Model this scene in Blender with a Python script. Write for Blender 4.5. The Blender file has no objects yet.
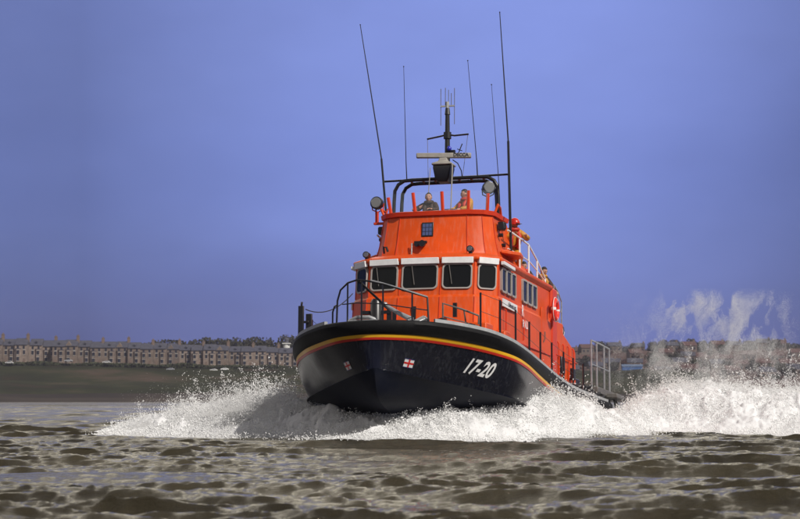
import bpy, bmesh, math, random
import numpy as np
from mathutils import Vector, Matrix, Euler
from mathutils.bvhtree import BVHTree
random.seed(7); RNG = np.random.default_rng(11)
PI = math.pi; R = math.radians
SC = bpy.context.scene
COL = SC.collection

# ------------------------------------------------------------------ materials
def mat(name, col, rough=0.5, metal=0.0, var=0.0, vscale=3.0, bump=0.0, bscale=20.0, col2=None,
        coat=0.0, spec=0.5, alpha=1.0, trans=0.0, sss=0.0):
    m = bpy.data.materials.new(name); m.use_nodes = True
    nt = m.node_tree; b = nt.nodes['Principled BSDF']
    b.inputs['Base Color'].default_value = (*col, 1)
    b.inputs['Roughness'].default_value = rough
    b.inputs['Metallic'].default_value = metal
    b.inputs['Coat Weight'].default_value = coat
    b.inputs['Coat Roughness'].default_value = 0.08
    b.inputs['Specular IOR Level'].default_value = spec
    b.inputs['Alpha'].default_value = alpha
    b.inputs['Transmission Weight'].default_value = trans
    tc = nt.nodes.new('ShaderNodeTexCoord')
    if var > 0 or col2:
        n = nt.nodes.new('ShaderNodeTexNoise'); n.inputs['Scale'].default_value = vscale
        n.inputs['Detail'].default_value = 6; n.inputs['Roughness'].default_value = 0.65
        nt.links.new(tc.outputs['Object'], n.inputs['Vector'])
        r = nt.nodes.new('ShaderNodeValToRGB')
        r.color_ramp.elements[0].position = 0.3; r.color_ramp.elements[1].position = 0.7
        c2 = col2 if col2 else tuple(c * (1 - var) for c in col)
        c1 = col if col2 else tuple(min(1, c * (1 + var * 0.6)) for c in col)
        r.color_ramp.elements[0].color = (*c2, 1); r.color_ramp.elements[1].color = (*c1, 1)
        nt.links.new(n.outputs['Fac'], r.inputs['Fac']); nt.links.new(r.outputs['Color'], b.inputs['Base Color'])
    if bump > 0:
        n2 = nt.nodes.new('ShaderNodeTexNoise'); n2.inputs['Scale'].default_value = bscale
        n2.inputs['Detail'].default_value = 5
        nt.links.new(tc.outputs['Object'], n2.inputs['Vector'])
        bp = nt.nodes.new('ShaderNodeBump'); bp.inputs['Strength'].default_value = bump
        bp.inputs['Distance'].default_value = 0.02
        nt.links.new(n2.outputs['Fac'], bp.inputs['Height']); nt.links.new(bp.outputs['Normal'], b.inputs['Normal'])
    return m

M = {}
M['orange'] = mat('orange_paint', (0.65, 0.072, 0.003), 0.36, var=0.18, vscale=1.3, spec=.35, coat=0.05, bump=0.05, bscale=3)
def streaks(m, dark=.72, salt=(.55, .30, .22), amt=.22):
    nt = m.node_tree; b = nt.nodes['Principled BSDF']; src = b.inputs['Base Color'].links[0].from_socket
    tc = nt.nodes.new('ShaderNodeTexCoord'); mp = nt.nodes.new('ShaderNodeMapping'); mp.inputs['Scale'].default_value = (9, 9, .7); n = nt.nodes.new('ShaderNodeTexNoise')
    n.inputs['Scale'].default_value = 1.6; n.inputs['Detail'].default_value = 6; nt.links.new(tc.outputs['Object'], mp.inputs[0]); nt.links.new(mp.outputs[0], n.inputs['Vector'])
    r = nt.nodes.new('ShaderNodeValToRGB'); r.color_ramp.elements[0].position = .50; r.color_ramp.elements[1].position = .78; r.color_ramp.elements[0].color = (0, 0, 0, 1); r.color_ramp.elements[1].color = (amt, amt, amt, 1)
    nt.links.new(n.outputs['Fac'], r.inputs['Fac']); mx = nt.nodes.new('ShaderNodeMix'); mx.data_type = 'RGBA'; nt.links.new(r.outputs[0], mx.inputs[0]); nt.links.new(src, mx.inputs[6]); mx.inputs[7].default_value = (*salt, 1)
    nt.links.new(mx.outputs[2], b.inputs['Base Color'])
    rr = nt.nodes.new('ShaderNodeMapRange'); rr.inputs[3].default_value = b.inputs['Roughness'].default_value * .7; rr.inputs[4].default_value = min(.9, b.inputs['Roughness'].default_value * 1.8)
    nt.links.new(n.outputs['Fac'], rr.inputs[0]); nt.links.new(rr.outputs[0], b.inputs['Roughness'])
streaks(M['orange'])
M['orange_dark'] = mat('orange_trim_paint', (0.60, 0.045, 0.010), 0.4, var=0.15, vscale=4)
M['navy'] = mat('navy_hull_paint', (0.006, 0.007, 0.015), 0.16, col2=(0.012, 0.013, 0.020), vscale=2.2, spec=.5, coat=0.0, bump=0.05, bscale=2.5)
streaks(M['navy'], salt=(.07, .075, .085), amt=.35)
M['bottom'] = mat('navy_antifouling', (0.005, 0.007, 0.016), 0.5, col2=(0.012, 0.013, 0.02), spec=.10, vscale=3, bump=.1, bscale=9)
M['black'] = mat('black_rubber', (0.007, 0.007, 0.008), 0.6, spec=.2, var=0.4, vscale=6, bump=0.3, bscale=14)
M['blackmetal'] = mat('black_painted_metal', (0.012, 0.012, 0.015), 0.35)
M['whitepaint'] = mat('white_paint', (0.74, 0.74, 0.74), 0.4, var=0.12, vscale=5)
M['grey'] = mat('grey_paint', (0.36, 0.37, 0.38), 0.5, var=0.2, vscale=5)
M['deck'] = mat('deck_grip_paint', (0.22, 0.22, 0.23), 0.8, var=0.3, vscale=4, bump=0.4, bscale=60)
M['galv'] = mat('galvanised_steel', (0.45, 0.46, 0.47), 0.42, metal=0.6, var=0.3, vscale=9)
M['steel'] = mat('weathered_steel', (0.16, 0.15, 0.14), 0.5, metal=0.3, var=0.3, vscale=7)
M['yellow'] = mat('yellow_stripe_paint', (0.78, 0.42, 0.02), 0.35, var=0.12, vscale=2)
M['red'] = mat('red_stripe_paint', (0.50, 0.025, 0.015), 0.35, var=0.12, vscale=2)
M['glass_dark'] = mat('dark_window_glass', (0.006, 0.007, 0.009), 0.05, spec=0.16)
M['window_frame'] = mat('grey_rubber_window_frame', (0.33, 0.30, 0.28), 0.5, var=0.15, vscale=8)
M['screen'] = mat('clear_windscreen', (0.75, 0.92, 0.93), 0.03, alpha=0.07, spec=0.35)
M['lens'] = mat('lamp_lens_glass', (0.22, 0.23, 0.25), 0.12, spec=0.9, metal=0.5)
M['panel'] = mat('dark_blue_panel', (0.02, 0.025, 0.07), 0.25, var=0.3, vscale=12)
M['flagwhite'] = mat('emblem_white', (0.7, 0.7, 0.7), 0.4)
M['flagred'] = mat('emblem_red', (0.55, 0.02, 0.02), 0.4)
M['flagblue'] = mat('emblem_blue', (0.02, 0.03, 0.16), 0.4)
M['letter'] = mat('white_lettering', (0.8, 0.8, 0.8), 0.4)
M['darkletter'] = mat('dark_lettering', (0.03, 0.03, 0.04), 0.5)
M['rope'] = mat('dark_rope', (0.03, 0.03, 0.035), 0.9, var=0.4, vscale=30)
M['blue'] = mat('blue_paint', (0.02, 0.03, 0.4), 0.4)
M['lifered'] = mat('lifebuoy_red', (0.75, 0.03, 0.015), 0.5, var=0.15, vscale=6)
M['skin'] = mat('skin', (0.45, 0.24, 0.17), 0.55, var=0.1, vscale=10)
M['hair'] = mat('dark_hair', (0.025, 0.018, 0.012), 0.7, var=0.3, vscale=30)
M['ochre'] = mat('ochre_oilskin', (0.50, 0.23, 0.02), 0.6, var=0.25, vscale=6, bump=0.5, bscale=12)
M['browncloth'] = mat('dark_brown_oilskin', (0.035, 0.016, 0.010), 0.7, var=0.3, vscale=6, bump=0.5, bscale=12)
M['lifejacket'] = mat('red_lifejacket_fabric', (0.50, 0.03, 0.015), 0.6, var=0.2, vscale=9)
M['beige'] = mat('weathered_beige_paint', (0.30, 0.28, 0.25), 0.5, var=.2, vscale=6)
M['boot'] = mat('black_boots', (0.015, 0.015, 0.015), 0.5)
M['helmet'] = mat('red_helmet_shell', (0.50, 0.02, 0.012), 0.3)

# ------------------------------------------------------------------ geometry helpers
class MB:
    """collects shapes that become ONE mesh"""
    def __init__(s): s.v = []; s.f = []
    def add(s, vs, fs):
        o = len(s.v); s.v += [tuple(v) for v in vs]; s.f += [tuple(i + o for i in f) for f in fs]; return s
    def box(s, c, d, rot=None):
        c = Vector(c); x, y, z = d[0] / 2, d[1] / 2, d[2] / 2
        vs = [Vector((a * x, b * y, e * z)) for a in (-1, 1) for b in (-1, 1) for e in (-1, 1)]
        if rot is not None:
            mt = Euler(rot).to_matrix(); vs = [mt @ v for v in vs]
        return s.add([v + c for v in vs], [(0, 1, 3, 2), (4, 6, 7, 5), (0, 4, 5, 1), (2, 3, 7, 6), (0, 2, 6, 4), (1, 5, 7, 3)])
    def tube(s, pts, r, seg=8, caps=True):
        pts = [Vector(p) for p in pts]; n = len(pts)
        rs = r if isinstance(r, (list, tuple)) else [r] * n
        up = None; vs = []
        for i, p in enumerate(pts):
            t = (pts[min(i + 1, n - 1)] - pts[max(i - 1, 0)]).normalized()
            if up is None:
                up = Vector((0, 0, 1)) if abs(t.z) < 0.9 else Vector((1, 0, 0))
            a = (up - t * up.dot(t)).normalized(); up = a; b = t.cross(a)
            for k in range(seg):
                th = 2 * PI * k / seg
                vs.append(p + (a * math.cos(th) + b * math.sin(th)) * rs[i])
        fs = [(i * seg + k, i * seg + (k + 1) % seg, (i + 1) * seg + (k + 1) % seg, (i + 1) * seg + k)
              for i in range(n - 1) for k in range(seg)]
        if caps: fs += [tuple(range(seg))[::-1], tuple((n - 1) * seg + k for k in range(seg))]
        return s.add(vs, fs)
    def loft(s, rings, closed=True, cap0=False, cap1=False):
        n = len(rings[0]); vs = [p for r in rings for p in r]
        fs = []
        for i in range(len(rings) - 1):
            for k in range(n if closed else n - 1):
                k2 = (k + 1) % n
                fs.append((i * n + k, i * n + k2, (i + 1) * n + k2, (i + 1) * n + k))
        if cap0: fs.append(tuple(range(n))[::-1])
        if cap1: fs.append(tuple((len(rings) - 1) * n + k for k in range(n)))
        return s.add(vs, fs)
    def sphere(s, c, r, seg=12, rings=8, sc=(1, 1, 1), half=False):
        c = Vector(c); vs = []; lo = 0.5 if half else 1.0
        for i in range(rings + 1):
            ph = PI * lo * i / rings
            for k in range(seg):
                th = 2 * PI * k / seg
                vs.append(c + Vector((r * sc[0] * math.sin(ph) * math.cos(th), r * sc[1] * math.sin(ph) * math.sin(th), r * sc[2] * math.cos(ph))))
        fs = [(i * seg + k, (i + 1) * seg + k, (i + 1) * seg + (k + 1) % seg, i * seg + (k + 1) % seg) for i in range(rings) for k in range(seg)]
        return s.add(vs, fs)
    def cyl(s, p0, p1, r0, r1=None, seg=16):
        return s.tube([p0, p1], [r0, r0 if r1 is None else r1], seg)
    def prism(s, poly, d):
        """poly: 3D points of a planar outline, d: extrusion vector"""
        d = Vector(d); n = len(poly); a = [Vector(p) for p in poly]
        return s.add(a + [p + d for p in a], [tuple(range(n))[::-1], tuple(range(n, 2 * n))] +
                     [(k, (k + 1) % n, n + (k + 1) % n, n + k) for k in range(n)])
    def build(s, name, m, parent=None, smooth=True, angle=32, bevel=0.0):
        me = bpy.data.meshes.new(name); me.from_pydata(s.v, [], s.f)
        bm = bmesh.new(); bm.from_mesh(me)
        bmesh.ops.remove_doubles(bm, verts=bm.verts, dist=1e-5)
        bmesh.ops.recalc_face_normals(bm, faces=bm.faces); bm.to_mesh(me); bm.free()
        return link(name, me, m, parent, smooth, angle, bevel)

def link(name, me, m, parent=None, smooth=True, angle=32, bevel=0.0):
    if m: me.materials.append(M[m] if isinstance(m, str) else m)
    if smooth and len(me.polygons):
        me.polygons.foreach_set('use_smooth', [True] * len(me.polygons)); me.set_sharp_from_angle(angle=R(angle))
    o = bpy.data.objects.new(name, me); COL.objects.link(o)
    if parent: o.parent = parent
    if bevel:
        b = o.modifiers.new('bevel', 'BEVEL'); b.width = bevel; b.segments = 2; b.limit_method = 'ANGLE'; b.angle_limit = R(40)
    return o

def npmesh(name, V, F, m, parent=None, smooth=False):
    """fast mesh from numpy arrays; F is (n,3) or (n,4)"""
    me = bpy.data.meshes.new(name); nf, k = F.shape
    me.vertices.add(len(V)); me.vertices.foreach_set('co', V.astype(np.float32).ravel())
    me.loops.add(nf * k); me.loops.foreach_set('vertex_index', F.astype(np.int32).ravel())
    me.polygons.add(nf); me.polygons.foreach_set('loop_start', np.arange(0, nf * k, k, dtype=np.int32))
    me.polygons.foreach_set('loop_total', np.full(nf, k, dtype=np.int32))
    if smooth: me.polygons.foreach_set('use_smooth', np.ones(nf, dtype=bool))
    me.update(calc_edges=True); me.validate()
    me.materials.append(m)
    o = bpy.data.objects.new(name, me); COL.objects.link(o)
    if parent: o.parent = parent
    return o

def tag(o, label=None, cat=None, group=None, kind=None):
    if label: o['label'] = label
    if cat: o['category'] = cat
    if group: o['group'] = group
    if kind: o['kind'] = kind
    return o

def thing(name, label, cat, loc=(0, 0, 0), rot=(0, 0, 0), group=None):
    o = bpy.data.objects.new(name, None); COL.objects.link(o)
    o.location = loc; o.rotation_euler = rot; o.empty_display_size = 0.3
    return tag(o, label, cat, group)

def copy_tree(o, parent=None):
    c = o.copy(); COL.objects.link(c)
    if parent: c.parent = parent
    for ch in list(o.children): copy_tree(ch, c)
    return c

# vectorised value noise
def _h(ix, iy, iz):
    n = (ix * 374761393 + iy * 668265263 + iz * 2147483647 + 1013904223) & 0xffffffff
    n = ((n ^ (n >> 13)) * 1274126177) & 0xffffffff
    return ((n ^ (n >> 16)) & 0xffff) / 65535.0
def vnoise(x, y, z):
    x0, y0, z0 = np.floor(x).astype(np.int64), np.floor(y).astype(np.int64), np.floor(z).astype(np.int64)
    fx, fy, fz = x - x0, y - y0, z - z0
    fx, fy, fz = [f * f * f * (f * (f * 6 - 15) + 10) for f in (fx, fy, fz)]
    r = 0
    for a in (0, 1):
        for b in (0, 1):
            for c in (0, 1):
                r = r + _h(x0 + a, y0 + b, z0 + c) * (fx if a else 1 - fx) * (fy if b else 1 - fy) * (fz if c else 1 - fz)
    return r * 2 - 1
def fbm(x, y, z, oct=5, gain=0.5, billow=False):
    r = 0; a = 1.0; f = 1.0; t = 0
    for i in range(oct):
        n = vnoise(x * f + 17.1 * i, y * f + 5.3 * i, z * f + 9.7 * i)
        if billow: n = 1 - 2 * np.abs(n)
        r = r + a * n; t += a; a *= gain; f *= 2.03
    return r / t

# ------------------------------------------------------------------ world, sun, camera
SUN_EL, SUN_AZ = 41.0, 141.0          # azimuth clockwise from +Y (the view direction)
w = bpy.data.worlds.new('World'); SC.world = w; w.use_nodes = True
nt = w.node_tree; bg = nt.nodes['Background']; bg.inputs['Strength'].default_value = 0.10
sky = nt.nodes.new('ShaderNodeTexSky'); sky.sky_type = 'NISHITA'; sky.sun_disc = False
sky.sun_elevation = R(SUN_EL); sky.sun_rotation = R(SUN_AZ); sky.altitude = 0; sky.air_density = 1.0; sky.dust_density = 1.0
tc = nt.nodes.new('ShaderNodeTexCoord'); sep = nt.nodes.new('ShaderNodeSeparateXYZ')
nt.links.new(tc.outputs['Generated'], sep.inputs[0])
# blue-violet cloud bank low down; unseen cream band above added to brighten the water
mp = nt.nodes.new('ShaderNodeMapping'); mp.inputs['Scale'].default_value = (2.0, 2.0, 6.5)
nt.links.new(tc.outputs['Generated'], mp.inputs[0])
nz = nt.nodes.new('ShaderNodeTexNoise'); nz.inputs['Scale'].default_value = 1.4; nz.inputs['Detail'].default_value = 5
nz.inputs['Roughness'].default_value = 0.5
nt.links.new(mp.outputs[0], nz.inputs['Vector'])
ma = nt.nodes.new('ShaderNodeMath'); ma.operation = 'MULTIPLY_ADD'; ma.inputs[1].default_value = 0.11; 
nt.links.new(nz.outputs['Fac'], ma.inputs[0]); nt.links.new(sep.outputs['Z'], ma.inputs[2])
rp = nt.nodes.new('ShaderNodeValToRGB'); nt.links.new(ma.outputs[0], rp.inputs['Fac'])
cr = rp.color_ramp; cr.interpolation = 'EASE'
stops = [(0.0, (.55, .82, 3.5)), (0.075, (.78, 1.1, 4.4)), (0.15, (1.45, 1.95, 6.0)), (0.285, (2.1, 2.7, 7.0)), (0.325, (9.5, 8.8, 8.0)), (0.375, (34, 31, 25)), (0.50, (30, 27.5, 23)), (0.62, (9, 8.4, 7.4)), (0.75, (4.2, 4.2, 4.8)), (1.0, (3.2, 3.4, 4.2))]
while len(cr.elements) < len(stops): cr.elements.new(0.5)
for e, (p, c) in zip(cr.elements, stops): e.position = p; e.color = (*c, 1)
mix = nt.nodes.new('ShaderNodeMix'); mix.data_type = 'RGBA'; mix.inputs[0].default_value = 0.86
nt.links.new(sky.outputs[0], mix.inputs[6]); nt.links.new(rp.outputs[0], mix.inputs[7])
# vignette put into sky colour left and right; soft mottling; added band brightest ahead
n3 = nt.nodes.new('ShaderNodeTexNoise'); n3.inputs['Scale'].default_value = 3.2; n3.inputs['Detail'].default_value = 4; n3.inputs['Roughness'].default_value = .55
mp3 = nt.nodes.new('ShaderNodeMapping'); mp3.inputs['Scale'].default_value = (1.3, 1.3, 2.6); mp3.inputs['Location'].default_value = (.4, .2, .35)
nt.links.new(tc.outputs['Generated'], mp3.inputs[0]); nt.links.new(mp3.outputs[0], n3.inputs['Vector'])
def mth(op, x, y):
    m = nt.nodes.new('ShaderNodeMath'); m.operation = op
    for i, v in enumerate((x, y)):
        if isinstance(v, (int, float)): m.inputs[i].default_value = v
        else: nt.links.new(v, m.inputs[i])
    return m.outputs[0]
xo = mth('SUBTRACT', sep.outputs['X'], .035); x2 = mth('MULTIPLY', xo, xo)
f1 = mth('MAXIMUM', mth('SUBTRACT', 1.10, mth('MULTIPLY', x2, 11.0)), .62)
f2 = mth('ADD', .70, mth('MULTIPLY', n3.outputs['Fac'], .60))
f3 = mth('MAXIMUM', mth('ADD', .60, mth('MULTIPLY', sep.outputs['Y'], .42)), .38)
fm = mth('MULTIPLY', mth('MULTIPLY', f1, f2), f3)
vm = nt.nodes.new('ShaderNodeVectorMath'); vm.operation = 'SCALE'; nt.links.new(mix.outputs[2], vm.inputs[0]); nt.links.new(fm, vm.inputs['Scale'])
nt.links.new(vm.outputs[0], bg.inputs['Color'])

sl = bpy.data.lights.new('sun', 'SUN'); sl.energy = 4.2; sl.angle = R(0.8); sl.color = (1.0, 0.95, 0.88)
so = bpy.data.objects.new('sun', sl); COL.objects.link(so)
sd = Vector((math.sin(R(SUN_AZ)) * math.cos(R(SUN_EL)), math.cos(R(SUN_AZ)) * math.cos(R(SUN_EL)), math.sin(R(SUN_EL))))
so.rotation_euler = sd.to_track_quat('Z', 'Y').to_euler(); so.location = (30, -20, 40)

cam = bpy.data.cameras.new('camera'); co = bpy.data.objects.new('camera', cam); COL.objects.link(co); SC.camera = co
co.location = (0, 0, 1.0); co.rotation_euler = (R(90 + 4.463), 0, 0)
cam.lens = 81.0; cam.sensor_width = 36; cam.clip_start = 0.1; cam.clip_end = 20000
cam.dof.use_dof = True; cam.dof.focus_distance = 46; cam.dof.aperture_fstop = 3.4
vs = SC.view_settings; vs.view_transform = 'Standard'; vs.look = 'None'; vs.exposure = 0; vs.gamma = 1

# ------------------------------------------------------------------ THE LIFEBOAT (local x = port, y = aft, z = up)
boat = thing('lifeboat', 'orange and navy all-weather lifeboat, number 17-20, driving through white spray', 'lifeboat',
             (-0.63, 42.0, -0.2))
BM = Matrix.Translation((-0.63, 42.0, -0.2)) @ Matrix.Rotation(R(-16), 4, 'Z') @ Matrix.Rotation(R(-3.5), 4, 'X') @ Matrix.Rotation(R(-0.7), 4, 'Y')
boat.rotation_euler = BM.to_euler()

GT = [(0, 0, 3.02), (.62, .07, 3.01), (1.25, .36, 2.99), (1.85, .9, 2.93), (2.40, 1.55, 2.83), (2.76, 2.4, 2.69), (2.90, 3.4, 2.55),
      (2.96, 5, 2.36), (2.97, 7.5, 2.13), (2.93, 10, 2.03), (2.88, 13, 2.02), (2.8, 16.8, 2.05)]
CT = [(0, .10, 1.98), (.20, .20, 1.93), (.52, .50, 1.85), (1.02, 1.05, 1.75), (1.62, 1.72, 1.63), (2.38, 2.6, 1.46), (2.66, 3.5, 1.36),
      (2.72, 5, 1.2), (2.7, 7.5, 1.05), (2.7, 10, .95), (2.7, 13, .9), (2.62, 16.8, .9)]
KT = [(0, .12, 1.80), (0, .22, 1.52), (0, .42, 1.28), (0, .80, 1.12), (0, 1.4, 1.01), (0, 2.3, .90), (0, 3.5, .76), (0, 5, .6), (0, 7.5, .4),
      (0, 10, .32), (0, 13, .3), (0, 16.8, .3)]
def crv(T, tab):
    sg = -1 if T < 0 else 1; n = len(tab) - 1
    def g(i):
        if i < 0: a = tab[-i]; return (-a[0], a[1], a[2])
        return tab[min(i, n)]
    a = min(abs(T), n - 1e-6); i = int(a); f = a - i
    p = [Vector(g(j)) for j in (i - 1, i, i + 1, i + 2)]
    if i + 2 > n: p[3] = p[2] * 2 - p[1]
    q = 0.5 * ((2 * p[1]) + (p[2] - p[0]) * f + (2 * p[0] - 5 * p[1] + 4 * p[2] - p[3]) * f * f + (3 * p[1] - p[0] - 3 * p[2] + p[3]) * f ** 3)
    return Vector((q.x * sg, q.y, q.z))
def hull_pt(T, v):
    """v 0..1 chine to gunwale, -1..0 keel to chine"""
    c = crv(T, CT)
    if v >= 0:
        g = crv(T, GT); p = c.lerp(g, v)
        fl = 0.10 * math.sin(PI * v) * max(0, 1 - abs(T) / 4) - 0.045 * math.sin(PI * v) * math.exp(-((abs(T) - 5.6) / 1.5) ** 2)
        p.x *= (1 - fl); p.y += fl * 0.35
        return p
    k = crv(T, KT); p = c.lerp(k, -v)
    p.z -= 0.10 * math.sin(-PI * v) * min(1, abs(T) / 2)
    return p
def outw(T, v=1.0):
    a, b = hull_pt(T - .05, v), hull_pt(T + .05, v); t = (b - a); t.z = 0; t.normalize()
    return Vector((t.y, -t.x, 0))         # port side: heading aft, outboard = +x
TS = [-11 + 22 * i / 264 for i in range(265)]
VS = [-1, -.75, -.5, -.25, -.06, 0, .001, .12, .25, .4, .55, .7, .85, 1]
CHN = [hull_pt(T, 0) for T in TS]
mb = MB(); rows = []
for v in VS:
    row = []
    for T in TS:
        p = hull_pt(T, max(-1, min(1, v)))
        if v == 0: p = p + outw(T, 0) * (0.10 * max(0, min(1, (abs(T) - .9) / 1.2))); p.z -= 0.015
        if v == -.06: p = p + outw(T, 0) * (0.07 * max(0, min(1, (abs(T) - .9) / 1.2))); 
        row.append(p)
    rows.append(row)
mb.loft(rows, closed=False)
for T in (-11, 11):   # transom cap
    pass
tr = [hull_pt(-11, v) for v in VS[::-1]] + [hull_pt(11, v) for v in VS]
mb.add(tr, [tuple(range(len(tr)))])
hull = mb.build('hull', 'navy', boat, angle=28)
hull.data.materials.append(M['bottom'])
for p in hull.data.polygons:      # below the spray rail the hull wears matt antifouling
    c = p.center; k_ = min(range(265), key=lambda i: (CHN[i].x - c.x) ** 2 + (CHN[i].y - c.y) ** 2 + .2 * (CHN[i].z - c.z) ** 2)
    if c.z < CHN[k_].z - .022: p.material_index = 1
hull.data.validate()
BV = BVHTree.FromPolygons([v.co.copy() for v in hull.data.vertices], [tuple(p.vertices) for p in hull.data.polygons])

def band(name, d0, d1, out, m, thick=0.012):
    b = MB(); rr = []
    for T in TS:
        g, c = crv(T, GT), crv(T, CT); H = max(.5, g.z - c.z); o = outw(T)
        pts = []
        for d, e in ((d0, -.01), (d0, out), ((d0 + d1) / 2, out + thick * .4), (d1, out), (d1, -.01)):
            pts.append(hull_pt(T, 1 - d / H) + o * e)
        rr.append(pts)
    b.loft(rr, closed=False)
    return b.build(name, m, boat)
band('yellow_stripe', .272, .345, .018, 'yellow')
band('red_stripe', .345, .40, .016, 'red')
# rubbing fender: black D-section belt
b = MB(); rr = []
for T in TS:
    o = outw(T); g = crv(T, GT); H = max(.5, g.z - crv(T, CT).z); pts = []
    for d, e in ((-.05, -.16), (-.06, 0.0), (-.03, .05), (.04, .085), (.13, .095), (.20, .08), (.25, .05), (.275, .0)):
        q = hull_pt(T, 1 - max(0, d) / H) + o * e
        if d < 0: q.z -= d
        pts.append(q)
    rr.append(pts)
b.loft(rr, closed=False); b.build('rubber_fender', 'black', boat)
# deck and pale toe rail
b = MB(); rr = []
for T in [11 * i / 132 for i in range(133)]:
    g = crv(T, GT); pts = []
    for k in range(9):
        u = -1 + k / 4; pts.append(Vector((g.x * .97 * u, g.y + .05, g.z - .04 + .05 * (1 - u * u))))
    rr.append(pts)
b.loft(rr, closed=False); b.build('deck', 'deck', boat)
for sg in (-1, 1):
    b = MB(); rr = []
    for i in range(120):
        T = sg * (2.2 + 8.7 * i / 119); o = outw(T); g = crv(T, GT); q = g - o * .05 + Vector((0, 0, .03))
        rr.append([q + Vector((0, 0, .0)) - o * .045, q + Vector((0, 0, .11)) - o * .045, q + Vector((0, 0, .11)) + o * .045, q + o * .045])
    b.loft(rr, closed=True, cap0=True, cap1=True); b.build('toe_rail', 'grey', boat)

# lettering and emblem thrown onto the hull side
def text_mesh(body, size, shear=0.0, bold=0.0, sx=1.0):
    cu = bpy.data.curves.new('t', 'FONT'); cu.body = body; cu.size = size; cu.shear = shear; cu.offset = bold
    cu.align_x = 'CENTER'; cu.align_y = 'CENTER'; cu.resolution_u = 4
    o = bpy.data.objects.new('t', cu); COL.objects.link(o)
    me = bpy.data.meshes.new_from_object(o.evaluated_get(bpy.context.evaluated_depsgraph_get()))
    bpy.data.objects.remove(o); bm = bmesh.new(); bm.from_mesh(me); bpy.data.meshes.remove(me)
    bmesh.ops.triangulate(bm, faces=bm.faces)
    for v in bm.verts: v.co.x *= sx
    return bm
def frame_on_hull(T, v):
    p = hull_pt(T, v); tu = (hull_pt(T + .1, v) - hull_pt(T - .1, v)).normalized()
    if T < 0: pass
    tv = (hull_pt(T, v + .05) - hull_pt(T, v - .05)).normalized()
    n = tu.cross(tv).normalized(); tv = n.cross(tu).normalized()
    return p, tu, tv, n
def project(bm, T, v, name, m, parent, off=0.012, sub=0.06):
    for _ in range(4):
        es = [e for e in bm.edges if e.calc_length() > sub]
        if not es: break
        bmesh.ops.subdivide_edges(bm, edges=es, cuts=1); bmesh.ops.triangulate(bm, faces=bm.faces)
    p, tu, tv, n = frame_on_hull(T, v)
    if n.dot(outw(T)) < 0: n = -n
    for vt in bm.verts:
        q = p + tu * vt.co.x + tv * vt.co.y
        hit = BV.ray_cast(q + n * .6, -n)
        vt.co = (hit[0] + hit[1] * (off if hit[1].dot(n) > 0 else -off)) if hit[0] is not None else q
    me = bpy.data.meshes.new(name); bm.to_mesh(me); bm.free()
    return link(name, me, m, parent, smooth=False)
def rect_bm(x0, x1, y0, y1):
    bm = bmesh.new(); bm.faces.new([bm.verts.new((x, y, 0)) for x, y in ((x0, y0), (x1, y0), (x1, y1), (x0, y1))]); return bm
NUM_T, NUM_V = 4.2, 0.37
project(text_mesh('17-20', .56, .40, .014, .64), NUM_T, NUM_V, 'hull_number', 'letter', boat, sub=.05)
EV = .22
for sg, T in ((1, 2.1), (-1, -2.35)):
    e = project(rect_bm(-.125, .125, -.10, .10), T, EV, 'house_flag_emblem', 'flagwhite', boat, sub=.04)
    bm = rect_bm(-.125, .125, -.022, .022); 
    project(bm, T, EV, 'red_cross', 'flagred', e, off=.016, sub=.04)
    project(rect_bm(-.022, .022, -.10, .10), T, EV, 'red_cross', 'flagred', e, off=.018, sub=.04)
    for yy in (-.103, .103): project(rect_bm(-.13, .13, yy - .007, yy + .007), T, EV, 'blue_border', 'flagblue', e, off=.018, sub=.04)

# ---- wheelhouse
def sym(pts): return [Vector((-x, y, z)) for x, y, z in pts[::-1]] + [Vector(p) for p in pts]
def wring(z, grow=0.0, rake=0.0, back=10.8):
    return sym([(.54 + grow * .3, 4.0 + rake - grow, z), (1.40 + grow * .7, 4.13 + rake - grow * .9, z), (1.92 + grow, 4.66 + rake * .8 - grow * .4, z), (2.04 + grow, back, z)])
rk = lambda z: (z - 4.08) * .16
b = MB()
b.loft([wring(1.85, .07, rk(2.1)), wring(2.45, .06, rk(2.45)), wring(4.07, .04, rk(4.07)), wring(4.14, 0, rk(4.14)), wring(5.0, 0, rk(5.0))], cap0=True, cap1=True)
wall = b.build('wheelhouse_wall', 'orange', boat, angle=24, bevel=.03)
b = MB()
b.loft([wring(4.99, .0, .15), wring(5.06, .09, .15, 10.9), wring(5.14, .09, .15, 10.9), wring(5.23, -.10, .24, 10.8), wring(5.36, -.5, .55, 10.4)], cap0=True, cap1=True)
b.build('wheelhouse_roof', 'orange', boat, angle=24, bevel=.02)

rA, rB = wring(4.14, .004, rk(4.14)), wring(5.0, .004, rk(5.0)); rC, rD = wring(2.7, .066, rk(2.7)), wring(4.07, .046, rk(4.07))
for k in range(1, 7):
    for p_, q_ in ((rA[k], rB[k]), (rC[k], rD[k])):
        b = MB(); b.tube([p_, q_], .013, 6); b.build('panel_seam', 'orange_dark', wall)
def quad_pt(Q, u, v, off=0.0):
    a = Q[0].lerp(Q[1], u); c = Q[3].lerp(Q[2], u); p = a.lerp(c, v)
    n = (Q[1] - Q[0]).cross(Q[3] - Q[0]).normalized()
    return p + n * off
def rrect(x0, x1, y0, y1, r, seg=5):
    pts = []
    for cx, cy, a0 in ((x1 - r, y0 + r, -90), (x1 - r, y1 - r, 0), (x0 + r, y1 - r, 90), (x0 + r, y0 + r, 180)):
        for k in range(seg + 1):
            a = R(a0 + 90 * k / seg); pts.append((cx + r * math.cos(a), cy + r * math.sin(a)))
    return pts
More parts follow.
